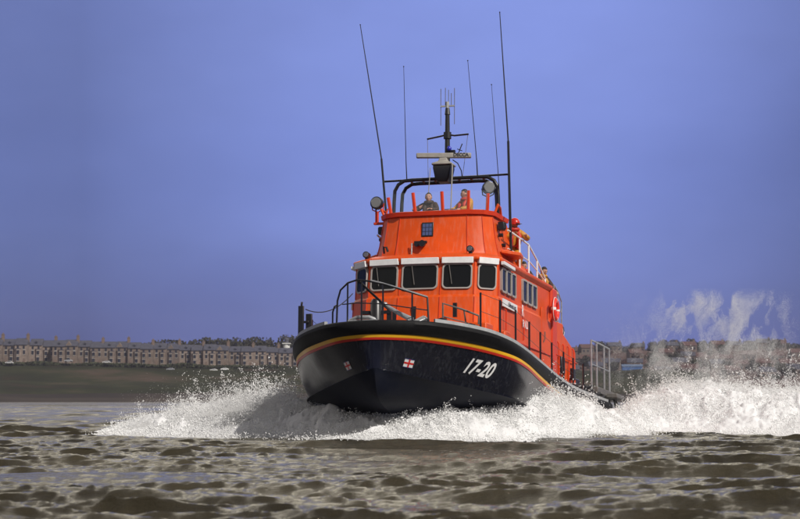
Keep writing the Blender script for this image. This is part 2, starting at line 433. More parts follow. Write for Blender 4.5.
def window(Q, u0, u1, v0, v1, fw=.045, r=.1, parent=None, frame='window_frame', glass='glass_dark'):
    Q = [Vector(q) for q in Q]; n = (Q[1] - Q[0]).cross(Q[3] - Q[0]).normalized()
    L = (Q[1] - Q[0]).length; Hh = (Q[3] - Q[0]).length; ux = (Q[1] - Q[0]).normalized(); uy = (n.cross(ux)).normalized()
    skew = (Q[3] - Q[0]).dot(ux)
    def P(x, y, o): return Q[0] + ux * (x + skew * y / Hh) + uy * y + n * o
    x0, x1, y0, y1 = u0 * L, u1 * L, v0 * Hh, v1 * Hh
    ro = rrect(x0, x1, y0, y1, r); ri = rrect(x0 + fw, x1 - fw, y0 + fw, y1 - fw, max(.02, r - fw * .5))
    b = MB(); b.loft([[P(x, y, -.02) for x, y in ro], [P(x, y, .045) for x, y in ro], [P(x, y, .045) for x, y in ri], [P(x, y, -.02) for x, y in ri]])
    f = b.build('window', frame, parent, angle=40)
    b = MB(); rg = rrect(x0 + fw * .8, x1 - fw * .8, y0 + fw * .8, y1 - fw * .8, max(.02, r - fw * .5))
    b.add([P(x, y, .026) for x, y in rg], [tuple(range(len(rg)))]); b.build('glass', glass, f, smooth=False)
    return f, P, (x0, x1, y0, y1)
r0, r1 = wring(4.14, 0, rk(4.14)), wring(5.0, 0, rk(5.0))
facets = [(i, i + 1) for i in range(1, 6)]
for k, (i, j) in enumerate(facets):
    Q = (r0[i], r0[j], r1[j], r1[i])
    narrow = k in (0, 4)
    f, P, (x0, x1, y0, y1) = window(Q, .12 if narrow else .055, .88 if narrow else .945, .16, .93, parent=wall, r=.12, fw=.036)
    b = MB()      # wiper
    xm = (x0 + x1) / 2
    if not narrow:
        b.tube([P(xm - .22, y1 - .02, .065), P(xm - .13, y0 + .12, .065)], .010, 6); b.build('wiper', 'steel', f)
    b = MB()      # white visor rail over each window
    vo = .10
    b.loft([[P(x, y1 + .00, .02), P(x, y1 - .01, .11), P(x, y1 + .15, .13), P(x, y1 + .15, .02)] for x in (x0 - .02, x1 + .02)], cap0=True, cap1=True)
    b.build('sun_visor', 'whitepaint', wall, bevel=.01)
# side windows, port and starboard
for sg in (1, -1):
    A = lambda s, z: Vector((sg * (1.94 + (s - 4.75) * .1 / 6.05), s, z))
    for grp in ((4.86, 5.40, 5.95, 6.50), (7.25, 7.85, 8.45, 9.05)):
        for a, c in zip(grp[:-1], grp[1:]):
            q = (A(a, 4.27), A(c, 4.27), A(c, 4.92), A(a, 4.92))
            if sg < 0: q = (q[1], q[0], q[3], q[2])
            window(q, .04, .96, 0, 1, parent=wall, r=.07, fw=.05)
    # white gutter over side windows
    b = MB(); b.box((sg * 2.03, 5.4, 5.0), (.10, 1.3, .09)); b.build('sun_visor', 'whitepaint', wall, bevel=.01)
# coach roof step at the front of the wheelhouse, lockers, grab rails
b = MB()
def cring(z, g): return sym([(.5 + g, 3.55 - g, z), (1.25 + g, 3.72 - g, z), (1.6 + g, 4.2, z), (1.75 + g, 4.8, z)])
b.loft([cring(2.6, .05), cring(3.18, .02), cring(3.28, -.06)], cap0=True, cap1=True); b.build('foredeck_coaming', 'orange', boat, bevel=.03)
b = MB(); b.box((1.75, 3.3, 2.98), (.55, .75, .62)); b.build('deck_locker', 'orange', boat, bevel=.04)
b = MB(); b.box((2.2, 3.95, 2.9), (.28, .6, .5)); b.build('deck_locker', 'orange', boat, bevel=.04)
b = MB(); b.box((1.18, 2.3, 2.98), (.34, .3, .34)); b.build('white_vent_box', 'whitepaint', boat, bevel=.03)
b = MB(); b.box((1.05, 3.60, 3.68), (.10, .08, .36)); b.build('handhold', 'blackmetal', wall)
b = MB(); b.box((-.62, 3.86, 3.55), (.10, .08, .34)); b.build('handhold', 'blackmetal', wall)
b = MB(); b.box((-.1, 3.88, 3.62), (.1, .06, .42)); b.build('handhold', 'blackmetal', wall)
# side wall fittings: white caption strip, lettering, doors, grab bars (port side)
def side_text(body, s, z, size, m='letter', sg=1, nm='side_lettering', x=None):
    bm = text_mesh(body, size, 0, .004); xx = x if x else 1.94 + (s - 4.75) * .1 / 6.05 + .012
    for v in bm.verts: v.co = Vector((sg * xx + sg * v.co.x * .0165, s + (v.co.x if sg > 0 else -v.co.x), z + v.co.y))
    me = bpy.data.meshes.new(nm); bm.to_mesh(me); bm.free(); return link(nm, me, m, wall, smooth=False)
for sg in (1, -1):
    st = MB(); st.box((sg * 2.035, 5.55, 3.98), (.03, 1.7, .20)); st.build('caption_strip', 'whitepaint', wall)
    side_text('www.lifeboats.org', 5.55, 3.98, .17, 'darkletter', sg, x=2.055)
    side_text('R', 7.05, 4.0, .42, 'letter', sg, x=2.06); side_text('RNLI', 7.35, 3.66, .30, 'letter', sg, x=2.065)
    for s in (5.0, 7.2, 9.7):
        b = MB(); b.tube([(sg * 1.98, s, 3.2), (sg * 2.05, s, 3.25), (sg * 2.06, s, 3.8), (sg * 1.99, s, 3.85)], .018, 6); b.build('grab_bar', 'orange_dark', wall)
    b = MB(); b.tube([(sg * 1.97, 4.95, 3.08), (sg * 2.04, 5.0, 3.1), (sg * 2.10, 10.6, 3.1), (sg * 2.03, 10.7, 3.08)], .02, 6); b.build('handrail', 'orange_dark', wall)
    f = MB(); f.loft([[(sg * 2.03, 9.55 + a, z) for a, z in rrect(0, .75, 2.75, 4.4, .12)], [(sg * 2.065, 9.55 + a, z) for a, z in rrect(0, .75, 2.75, 4.4, .12)],
                     [(sg * 2.07, 9.6 + a, z) for a, z in rrect(0, .65, 2.8, 4.35, .10)]], cap0=True, cap1=True)
    dr = f.build('side_door', 'orange', wall); b = MB(); b.tube([(sg * 2.09, 9.68, 3.4), (sg * 2.13, 9.68, 3.5), (sg * 2.13, 9.68, 3.7)], .015, 6); b.build('handle', 'steel', dr)

# ---- flying bridge
def bring(z, f, g=0.0):   # f 0 base..1 top
    k = (1 - f) ** 1.6; return sym([(.91 + .10 * k + g, 5.42 - .22 * (1 - f) - .10 * k - g, z), (1.28 + .20 * k + g, 5.56 - .22 * (1 - f) - g * .7, z), (1.50 + .27 * k + g, 5.85 - .1 * (1 - f), z), (1.56 + .36 * k + g, 7.2 + 1.7 * (1 - f), z)])
b = MB(); b.loft([bring(5.10, 0), bring(5.25, .12), bring(5.45, .29), bring(5.75, .49), bring(6.1, .73), bring(6.50, 1)], cap0=True, cap1=False)
bridge = b.build('bridge_coaming', 'orange', boat, angle=24, bevel=.02)
bA, bB, bC = bring(5.10, .05, .004), bring(5.7, .45, .004), bring(6.42, .95, .004)
for k in range(1, 7):
    b = MB(); b.tube([bA[k], bB[k], bC[k]], .011, 6); b.build('panel_seam', 'orange_dark', bridge)
b = MB(); b.loft([bring(6.43, 1, .01), bring(6.43, 1, .07), bring(6.54, 1, .09), bring(6.56, 1, .02), bring(6.50, 1, -.05)]); b.build('coaming_rim', 'orange_dark', bridge, angle=30)
b = MB(); b.loft([bring(5.6, .3, -.04), bring(5.62, .3, -.5)], cap1=True); b.build('bridge_floor', 'deck', bridge)
# windscreen with five posts
wr = bring(6.55, 1, -.02); wt = [p + Vector((p.x * .05, -.04, .52)) for p in wr]
b = MB(); b.loft([wr[1:7], wt[1:7]], closed=False); ws = b.build('windscreen', 'screen', boat, smooth=False)
def scr_pt(x, h):   # point along screen line by x
    for i in range(1, 6):
        if wr[i].x <= x <= wr[i + 1].x:
            f = (x - wr[i].x) / (wr[i + 1].x - wr[i].x); return wr[i].lerp(wr[i + 1], f).lerp(wt[i].lerp(wt[i + 1], f), h)
for x, hh in ((-1.22, .85), (-.52, 1.0), (.24, 1.0), (.93, 1.0), (1.38, .9)):
    b = MB(); p0 = scr_pt(x, 0); p1 = scr_pt(x, hh) + Vector((-.03, .0, .0)); b.tube([p0 + Vector((0, .03, -.05)), p1 + Vector((0, .03, .0))], .048, 6); b.build('windscreen_post', 'orange_dark', ws)
b = MB(); b.box((-.55, 6.15, 6.52), (.95, .3, .24)); b.build('console', 'panel', bridge, bevel=.03)
b = MB(); b.box((.35, 6.2, 6.56), (.5, .3, .3)); b.build('console', 'panel', bridge, bevel=.03)
# dark plaque, horn, small fittings
pq = lambda x, z: Vector((x, 5.22 + .2 * (z - 5.02) / 1.48 - .015, z))
b = MB(); b.prism([pq(-.30, 5.85), pq(.02, 5.85), pq(.02, 6.24), pq(-.30, 6.24)], (0, -.04, 0)); pl = b.build('instrument_plaque', 'blackmetal', bridge, bevel=.01)
b = MB()
for i in range(3):
    for j in range(3):
        x0, z0 = -.27 + i * .09, 5.885 + j * .11
        b.prism([pq(x0, z0) - Vector((0, .045, 0)), pq(x0 + .075, z0) - Vector((0, .045, 0)), pq(x0 + .075, z0 + .095) - Vector((0, .045, 0)), pq(x0, z0 + .095) - Vector((0, .045, 0))], (0, -.006, 0))
b.build('plaque_cells', mat('plaque_blue', (.06, .09, .22), .3), pl, smooth=False)
b = MB(); b.cyl((-.22, 5.25, 5.64), (-.22, 5.05, 5.64), .055, .09); b.cyl((-.38, 5.25, 5.63), (-.38, 5.1, 5.63), .045, .07); b.box((-.3, 5.22, 5.70), (.34, .08, .05)); b.build('horn', 'blackmetal', bridge)
b = MB(); b.cyl((-.52, 5.12, 5.35), (-.52, 5.14, 5.66), .02, seg=8); b.build('stub_pipe', 'galv', bridge)
b = MB(); b.tube([(-1.30, 5.2, 5.42), (-1.3, 5.15, 5.60), (-1.22, 5.14, 5.58), (-1.18, 5.15, 5.46)], .03, 6); b.build('lifting_eye', 'blackmetal', bridge)
for x, lz_ in ((-1.58, 5.30), (1.22, 5.36)):
    s = 4.55
    b = MB(); b.cyl((x, s, lz_ - .14), (x, s, lz_ - .02), .05); b.cyl((x, s - .09, lz_), (x, s + .10, lz_), .09, .08); f = b.build('deck_floodlight', 'blackmetal', boat)
    b = MB(); b.cyl((x, s - .095, lz_), (x, s - .11, lz_), .068, .06); b.build('lens', 'lens', f)
# navigation light fin projecting on each side
for sg in (1, -1):
    b = MB(); b.prism([(sg * 1.70, 6.0, 5.45), (sg * 2.15, 6.35, 5.40), (sg * 2.12, 6.85, 5.38), (sg * 1.66, 7.5, 5.45)], (0, 0, .10)); fin = b.build('navigation_light_shelf', 'orange', boat, bevel=.02)
    b = MB(); b.cyl((sg * 1.7, 6.25, 6.12), (sg * 1.7, 6.25, 6.30), .09); b.box((sg * 1.66, 6.25, 6.2), (.16, .22, .22)); b.build('navigation_light', 'blackmetal', boat, bevel=.01)
    for (yy, zz) in ((6.15, 5.95), (6.45, 5.72)):
        b = MB(); b.cyl((sg * 1.6, yy, zz), (sg * 1.72, yy, zz), .05, seg=10); b.build('side_vent', 'blackmetal', bridge)
    b = MB(); b.tube([(sg * 1.52, 6.0, 6.5), (sg * 1.62, 6.0, 6.75), (sg * 1.60, 6.35, 6.72), (sg * 1.58, 6.6, 6.45)], .035, 8); b.build('grab_hoop', 'orange', bridge)

# ---- searchlights on the bridge shoulders
for (x, s, z, tilt) in ((-1.74, 6.05, 6.93, .25), (1.28, 6.3, 7.26, -1.0)):
    b = MB(); d = Vector((-tilt * .5, -1, .05)).normalized(); c = Vector((x, s, z))
    b.tube([c + d * .13, c + d * .12, c - d * .02, c - d * .12, c - d * .17], [.155, .175, .17, .12, .04], 20)
    f = b.build('searchlight', 'blackmetal', boat, angle=40)
    b = MB(); b.tube([c + d * .132, c + d * .145], [.15, .13], 20); b.build('lens', 'lens', f)
    b = MB(); b.tube([c + Vector((-.17, 0, .0)), c + Vector((-.15, 0, -.17)), c + Vector((0, 0, -.24)), c + Vector((.15, 0, -.17)), c + Vector((.17, 0, 0))], .018, 6)
    b.tube([c + Vector((0, 0, -.22)), c + Vector((0, 0, -.55))], .03, 8); b.build('bracket', 'orange_dark' if x < 0 else 'blackmetal', f)
# left outrigger that carries the searchlight
b = MB(); b.box((-1.68, 6.08, 6.38), (.34, .1, .06)); b.tube([(-1.8, 6.08, 6.38), (-1.8, 6.08, 6.85)], .022, 6); b.tube([(-1.55, 6.08, 6.45), (-1.5, 6.2, 6.8)], .022, 6); b.build('outrigger_bracket', 'orange_dark', boat)

# ---- radar arch
ARS = 6.8
def arch(x, r, top, s, rad):
    pts = []
    for t in range(-10, 11):
        u = t / 10; a = abs(u)
        if a > .75: f = (a - .75) / .25; px = x + .03 * f; pz = top - .38 - (top - .38 - 6.3) * f
        elif a > .45: th = (a - .45) / .30 * PI / 2; px = x - .38 + .38 * math.sin(th); pz = top - .38 + .38 * math.cos(th)
        else: px = (x - .38) * a / .45; pz = top
        pts.append((math.copysign(px, u), s, pz))
    b = MB(); b.tube(pts, rad, 10); return b
for s, top, x in ((6.7, 7.66, 1.46), (7.05, 7.62, 1.34)): arch(x, .38, top, s, .052).build('radar_arch', 'blackmetal', boat, angle=60)
b = MB(); b.tube([(-1.78, 6.72, 7.66), (1.78, 6.72, 7.70)], .030, 8); b.build('arch_spar', 'blackmetal', boat)
b = MB()
for t in range(-6, 7):
    if abs(t) in (2, 4, 6): b.tube([(t * .17, 6.7, 7.66), (t * .17, 7.05, 7.62)], .03, 6)
b.build('arch_rungs', 'blackmetal', boat)
# radar
RC = (-.02, 6.55)
b = MB(); b.loft([[(RC[0] + a * w_, RC[1] + c * d_, z) for a, c in ((-1, -1), (1, -1), (1, 1), (-1, 1))] for z, w_, d_ in ((7.52, .13, .15), (7.62, .20, .2), (7.90, .25, .23), (7.98, .25, .22))], cap0=True, cap1=True)
rad = b.build('radar', 'blackmetal', boat, bevel=.02)
b = MB(); b.loft([[(RC[0] + a * w_, RC[1] + c * d_, z) for a, c in ((-1, -1), (1, -1), (1, 1), (-1, 1))] for z, w_, d_ in ((7.98, .28, .26), (8.03, .28, .26), (8.10, .13, .13), (8.2, .10, .10))], cap0=True, cap1=True)
b.build('radar_cap', 'beige', rad, bevel=.02)
rot = R(13)
b = MB(); b.box((RC[0], RC[1], 8.27), (1.50, .13, .14), (0, 0, rot)); sc_ = b.build('scanner_bar', 'beige', rad, bevel=.025)
bm = text_mesh('DECCA', .13, 0, .006)
for v in bm.verts:
    q = Matrix.Rotation(rot, 3, 'Z') @ Vector((v.co.x * .95 + .47, -.072, v.co.y + .008)); v.co = Vector((RC[0], RC[1], 8.27)) + q
me = bpy.data.meshes.new('brand_lettering'); bm.to_mesh(me); bm.free(); link('brand_lettering', me, 'darkletter', sc_, smooth=False)
b = MB(); b.tube([(-.33, 6.3, 7.9), (-.36, 6.25, 7.3), (-.36, 6.2, 6.85)], .012, 6); b.tube([(.27, 6.3, 8.0), (.30, 6.25, 7.9), (.28, 6.15, 6.6)], .018, 6); b.build('radar_strut', 'beige', boat)
b = MB(); b.tube([(.22, 6.6, 8.15), (.36, 6.6, 8.05), (.45, 6.65, 7.85), (.46, 6.7, 7.68)], .014, 6); b.build('cable', 'blackmetal', rad)
# mast
MX, MS = -.02, 6.95
b = MB(); b.tube([(MX, MS, 7.6), (MX, MS, 9.62)], [.085, .060], 12); b.tube([(MX, MS, 9.5), (MX, MS, 9.68)], [.08, .06], 10); b.tube([(MX, MS, 8.82), (MX, MS, 9.0)], .11, 10)
mast = b.build('mast', 'blackmetal', boat)
b = MB(); b.tube([(MX - .58, MS, 8.84), (MX - .2, MS, 8.90), (MX, MS, 8.94), (MX + .2, MS, 8.90), (MX + .6, MS, 8.92)], .026, 8); b.build('crosstree', 'blackmetal', mast)
b = MB(); b.tube([(MX - .57, MS, 8.84), (MX - .53, MS - .05, 7.7)], .007, 4); b.tube([(MX + .58, MS, 8.92), (MX + .44, MS - .05, 7.7)], .007, 4); b.build('signal_halyard', 'steel', mast)
b = MB(); b.box((MX, MS, 9.74), (.40, .05, .04)); b.tube([(MX, MS, 9.6), (MX, MS, 9.86)], .05, 8); b.build('aerial_crossbar', 'grey', mast)
for dx, z0, z1 in ((-.19, 9.20, 10.24), (-.06, 9.76, 10.26), (.03, 9.76, 10.2), (.11, 9.76, 10.1), (.20, 9.22, 10.24)):
    b = MB(); b.tube([(MX + dx, MS, z0), (MX + dx, MS, z1)], .010, 5); b.build('dipole_aerial', 'steel', mast)
b = MB(); b.sphere((MX + .08, MS - .12, 8.52), .07, 10, 8); b.build('blue_beacon', 'blue', mast)
b = MB(); b.tube([(MX + .1, MS, 8.30), (MX + .3, MS, 8.36), (MX + .36, MS, 8.52), (MX + .42, MS, 8.66)], .016, 6); b.tube([(MX + .28, MS, 8.52), (MX + .42, MS, 8.46)], .012, 6); b.box((MX + .12, MS, 8.42), (.2, .1, .14)); b.box((MX - .12, MS, 8.38), (.14, .1, .08)); b.build('wind_sensor', 'blackmetal', mast)
# whip aerials:  (base, thick top, tip)
def whip(p0, pm, p1, r0=.026, r1=.017):
    b = MB(); p0, pm, p1 = map(Vector, (p0, pm, p1)); b.tube([p0, pm], [r0, r0 * .85], 6); b.tube([pm, (pm + p1) / 2, p1], [r1, r1 * .8, r1 * .55], 5); b.sphere(p1, .02, 6, 4)
    return b.build('whip_aerial', 'blackmetal', boat)
whip((-1.56, 6.3, 6.5), (-1.84, 6.7, 8.3), (-2.55, 6.9, 12.22), .034, .02)
whip((1.86, 6.5, 5.5), (1.76, 6.65, 8.6), (1.50, 6.8, 12.26), .040, .022)
whip((-1.12, 6.75, 7.65), (-1.16, 6.8, 8.2), (-1.27, 6.9, 10.93), .016, .012)
whip((.88, 6.75, 7.68), (.84, 6.8, 8.2), (.57, 6.9, 10.98), .018, .013)
whip((1.52, 6.6, 7.2), (1.47, 6.7, 7.7), (1.24, 6.9, 10.26), .013, .011)

# ---- aft raised platform, casing, funnel posts
b = MB()
b.loft([sym([(2.04, 10.8, z), (2.08, 12.7, z)])[::-1] for z in (1.8, 4.22)], cap0=True, cap1=True)
b.build('aft_platform', 'orange', boat, bevel=.03)
def aring(s, zt): return [(-2.06, s, 1.8), (-2.06, s, zt - .18), (-1.9, s, zt), (1.9, s, zt), (2.06, s, zt - .18), (2.06, s, 1.8)]
b = MB(); b.loft([aring(12.7, 4.12), aring(13.6, 3.95), aring(14.8, 3.72)], cap0=True, cap1=True)
cas = b.build('engine_casing', 'orange', boat, bevel=.02)
b = MB(); b.loft([[(x, y, z) for x, y in ((1.78, 10.85), (2.12, 10.85), (2.12, 11.6), (1.78, 11.6))] for z in (1.9, 5.0, 5.12)], cap0=True, cap1=True); b.build('exhaust_trunk', 'orange_dark', boat, bevel=.06)
b = MB(); b.loft([[(x, y, z) for x, y in ((-1.78, 10.85), (-2.12, 10.85), (-2.12, 11.6), (-1.78, 11.6))] for z in (1.9, 5.0, 5.12)], cap0=True, cap1=True); b.build('exhaust_trunk', 'orange_dark', boat, bevel=.06)
b = MB(); b.cyl((1.6, 13.3, 4.18), (1.6, 14.2, 4.12), .24); rf = b.build('raft_canister', 'whitepaint', boat)
b = MB()
for y in (13.5, 13.75, 14.0): b.tube([(1.6 + .255 * math.cos(a), y, 4.16 + .255 * math.sin(a)) for a in [k * PI / 8 for k in range(17)]], .015, 5)
b.build('strap', 'blackmetal', rf)
b = MB()
for s in (11.8, 12.6, 13.4, 14.2):
    b.tube([(2.09, s, 2.6), (2.12, s, 2.7), (2.12, s, 3.55), (2.08, s, 3.62)], .022, 6)
b.tube([(2.13, 11.4, 3.2), (2.13, 14.6, 3.2)], .02, 6); b.build('grab_bar', 'orange_dark', cas)
b = MB(); b.box((2.12, 12.2, 2.95), (.12, .5, .5)); b.box((2.14, 13.8, 2.8), (.14, .4, .35)); b.build('hose_box', 'blackmetal', cas, bevel=.03)
# dark gear on the quarter deck
b = MB()
for k in range(26):
    a = random.random() * 2 * PI; x = 2.2 + random.uniform(-.35, .35); y = 13.6 + random.random() * 2.6; z = 2.12 + random.random() * .42
    b.tube([(x + .25 * math.cos(a + t), y + .3 * math.sin(a + t), z + .05 * math.sin(3 * t)) for t in [j * .7 for j in range(10)]], .035, 5)
b.build('coiled_mooring_rope', 'rope', boat)
b = MB(); b.box((1.0, 15.4, 2.4), (2.0, .9, .8)); b.box((-.9, 15.6, 2.3), (1.2, .8, .6)); b.build('deck_chest', 'blackmetal', boat, bevel=.05)

# ---- white rails on the port side of the roof
def rail(name, pts_top, base_z, m, r=.022, mids=(.5,), posts=None, parent=boat, postr=None):
    b = MB(); b.tube(pts_top, r, 8)
    for h in mids: b.tube([(p[0], p[1], base_z(p) + (p[2] - base_z(p)) * h) for p in pts_top], r * .75, 6)
    for p in (posts or pts_top): b.tube([(p[0], p[1], base_z(p)), p], postr or r, 6)
    return b.build(name, m, parent, angle=50)
for sg in (1, -1):
    rail('roof_rail', [(sg * 1.82, 6.3, 6.10), (sg * 1.9, 7.4, 6.05), (sg * 1.92, 8.5, 6.02), (sg * 1.95, 9.5, 5.72), (sg * 1.98, 10.5, 5.32)], lambda p: 5.15, 'whitepaint', .026, (.48,),
         [(sg * 1.9, 7.4, 6.05), (sg * 1.92, 8.5, 6.02), (sg * 1.95, 9.5, 5.72), (sg * 1.98, 10.5, 5.32)])
    rail('aft_platform_rail', [(sg * 2.0, 11.7, 5.28), (sg * 2.02, 12.2, 5.15), (sg * 2.04, 12.65, 4.9)], lambda p: 4.2, 'galv', .02, (.5,))
# thin fittings behind bridge
b = MB(); b.box((1.2, 9.8, 5.3), (.5, .5, .4)); b.build('roof_locker', 'orange_dark', boat, bevel=.04)

# ---- deck edge guard rails
def gpt(T, inset, h): 
    g = crv(T, GT); o = outw(T); q = g - o * inset; return Vector((q.x, q.y, q.z + h))
def T_of_s(s):
    lo, hi = 0, 11
    for _ in range(40):
        m_ = (lo + hi) / 2
        if crv(m_, GT).y < s: lo = m_
        else: hi = m_
    return lo
for sg in (1, -1):
    ss = [1.45, 2.15, 3.1, 4.4, 5.7, 7.2, 9.0, 10.6, 12.4] if sg > 0 else [3.6, 5.0, 6.4, 8.0, 9.6, 11.2, 12.8]
    pts = [gpt(sg * T_of_s(s), .16, 1.0) for s in ss]
    b = MB()
    for p in pts: b.tube([p - Vector((0, 0, 1.0)), p], .026, 6)
    b.tube([p - Vector((0, 0, .02)) for p in pts], .007, 4); b.tube([p - Vector((0, 0, .45)) for p in pts], .007, 4)
    b.build('guard_rail', 'blackmetal', boat, angle=50)
# pulpit around the stem
def pul(T, h): return gpt(T, .14, h)
b = MB()
top = [pul(-1.78, .05), pul(-1.75, .6), pul(-1.6, .85), pul(-1.25, 1.0), pul(-.8, 1.05), pul(-.3, 1.0), pul(.3, .92), pul(.9, .82), pul(1.5, .72), pul(2.0, .64), pul(2.05, .0)]
b.tube(top, .024, 8)
b.tube([pul(-1.5, .5), pul(-.8, .5), pul(.3, .45), pul(1.2, .38), pul(2.0, .34)], .014, 6)
for T, h in ((-1.25, 1.0), (.3, .92), (1.45, .73), (-.6, 1.03)): b.tube([pul(T, 0), pul(T, h)], .022, 6)
b.tube([pul(-2.0, 0), pul(-2.0, .35), pul(-1.9, .48), pul(-1.75, .5)], .022, 6)
b.tube([pul(-.8, 1.05), pul(-.2, .6) + Vector((.1, .25, 0)), pul(.1, .3) + Vector((.2, .4, 0))], .03, 6)
b.build('bow_pulpit', 'blackmetal', boat, angle=50)
b = MB(); b.tube([pul(-.2, 1.0) + Vector((0, 0, .014)), pul(.3, .935), pul(.9, .835), pul(1.5, .735), pul(2.0, .655)], .020, 6); b.build('pulpit_grip', 'galv', boat)
# second port foredeck rail
b = MB(); q0, q1 = gpt(3.0, .4, 0), gpt(4.3, .45, 0)
b.tube([q0 + Vector((-.25, .2, .02)), q0 + Vector((-.25, .2, .66)), q0.lerp(q1, .5) + Vector((-.15, .2, .62)), q1 + Vector((-.1, .1, .56)), q1 + Vector((-.1, .1, .35))], .024, 8)
b.tube([q0 + Vector((-.25, .2, .35)), q1 + Vector((-.1, .1, .3))], .014, 6); b.tube([q0.lerp(q1, .75) + Vector((-.2, .2, 0)), q0.lerp(q1, .55) + Vector((-.15, .2, .62))], .02, 6); b.build('foredeck_rail', 'steel', boat, angle=50)
# starboard bow gate post pair and guard wire
pA = gpt(-T_of_s(2.0), .12, 0)
b = MB(); b.box(pA + Vector((0.0, 0, .46)), (.14, .06, .98)); b.box(pA + Vector((.17, .12, .38)), (.16, .06, .76)); b.box(pA + Vector((.08, .06, .55)), (.2, .04, .06)); b.tube([pA + Vector((0, 0, .9)), pA + Vector((0.02, 0, 1.05))], .03, 6); b.build('gate_post', 'blackmetal', boat, bevel=.01)
w0 = pA + Vector((.12, 0, .86)); w1 = Vector((-1.98, 4.6, 4.30)); 
b = MB(); b.tube([w0.lerp(w1, t) - Vector((0, 0, .95 * t * (1 - t))) for t in [k / 12 for k in range(13)]], .014, 5); b.build('guard_wire', 'rope', boat)
for T in (-4.0, -3.0, 2.6, 3.6):
    c = gpt(T, .3, .03); b = MB(); b.tube([c, c + Vector((0, 0, .14))], .045, 8); b.tube([c + Vector((-.12, 0, .13)), c + Vector((0, 0, .17)), c + Vector((.12, 0, .13))], .035, 8); b.build('cleat', 'blackmetal', boat)
# foredeck gear: capstan, vent post, fairlead
b = MB(); b.tube([(-.45, 1.7, 2.95), (-.45, 1.7, 3.1), (-.45, 1.7, 3.7), (-.45, 1.7, 3.78)], [.2, .16, .15, .1], 12); b.box((-.45, 1.7, 3.45), (.75, .1, .08)); b.box((-.12, 1.72, 3.35), (.12, .1, .3)); b.build('windlass', 'blackmetal', boat, angle=40)
b = MB(); b.box((-.75, 2.0, 3.2), (.28, .25, .5)); b.build('anchor_locker', 'orange_dark', boat, bevel=.03)
b = MB(); b.box((-.35, .38, 3.06), (.75, .3, .12)); b.tube([(-.7, .33, 3.1), (-.5, .28, 3.18), (-.2, .28, 3.18), (0, .33, 3.1)], .05, 8); b.build('bow_fairlead', 'galv', boat, bevel=.02)
# anchor stowed on the port bow
b = MB(); a0 = Vector((.05, .75, 3.52)); a1 = Vector((.78, .55, 3.12))
b.tube([a0, a0.lerp(a1, .5) + Vector((0, 0, -.02)), a1], [.04, .055, .07], 8); b.sphere(a0, .07, 8, 6)
for sg in (-1, 1):
    b.prism([a1 + Vector((-.05, sg * .05, -.06)), a1 + Vector((.30, sg * .06, .10)), a1 + Vector((.38, sg * .18, .02)), a1 + Vector((.22, sg * .34, -.08)), a1 + Vector((0, sg * .2, -.12))], (0, 0, -.04))
b.tube([a1 + Vector((0, -.35, -.05)), a1 + Vector((0, .35, -.05))], .03, 6)
b.build('anchor', 'galv', boat, bevel=.01)
# stern rail and quarter platform
rl = [(2.5, 15.1, 3.95), (2.55, 16.4, 3.95), (2.6, 17.9, 3.92)]
rail('stern_rail', rl, lambda p: 2.0, 'galv', .03, (.62,), [(2.5, 15.1, 3.95), (2.53, 15.9, 3.95), (2.58, 17.0, 3.94), (2.6, 17.9, 3.92)])
rail('stern_rail', [(-p[0], p[1], p[2]) for p in rl], lambda p: 2.0, 'galv', .03, (.62,))
b = MB(); b.box((2.55, 16.7, 2.42), (.30, 3.2, .20)); b.box((2.8, 17.5, 2.34), (.45, 1.4, .14)); b.tube([(2.75, 17.9, 2.4), (2.88, 18.2, 1.6)], .07, 8); b.tube([(2.5, 17.9, 2.4), (2.7, 18.2, 1.7)], .05, 8); b.build('quarter_platform', 'steel', boat, bevel=.02)

# lifebuoy hanging outboard of the aft platform: a thing of its own
def on_boat(p): return BM @ Vector(p)
lb = thing('lifebuoy', 'red ring lifebuoy hanging outside the rail behind the wheelhouse', 'lifebuoy', on_boat((2.27, 10.55, 4.42)))
lb.rotation_euler = (BM @ Matrix.Rotation(R(90), 4, 'Y')).to_euler()
def torus(R_, r_, seg=28, s2=10, a0=0, a1=2 * PI):
    b = MB(); n = seg; full = abs(a1 - a0 - 2 * PI) < 1e-3
    rings = [[(math.cos(a) * (R_ + r_ * math.cos(t)), math.sin(a) * (R_ + r_ * math.cos(t)), r_ * math.sin(t)) for t in [2 * PI * k / s2 for k in range(s2)]] for a in [a0 + (a1 - a0) * i / n for i in range(n + (0 if full else 1))]]
    if full: rings.append(rings[0])
    b.loft(rings); return b
torus(.27, .07).build('ring', 'lifered', lb, angle=60)
for k in range(4): torus(.27, .074, 4, 10, k * PI / 2 - .12, k * PI / 2 + .12).build('reflective_band', 'whitepaint', lb)
torus(.355, .010, 28, 5).build('grab_line', 'whitepaint', lb)

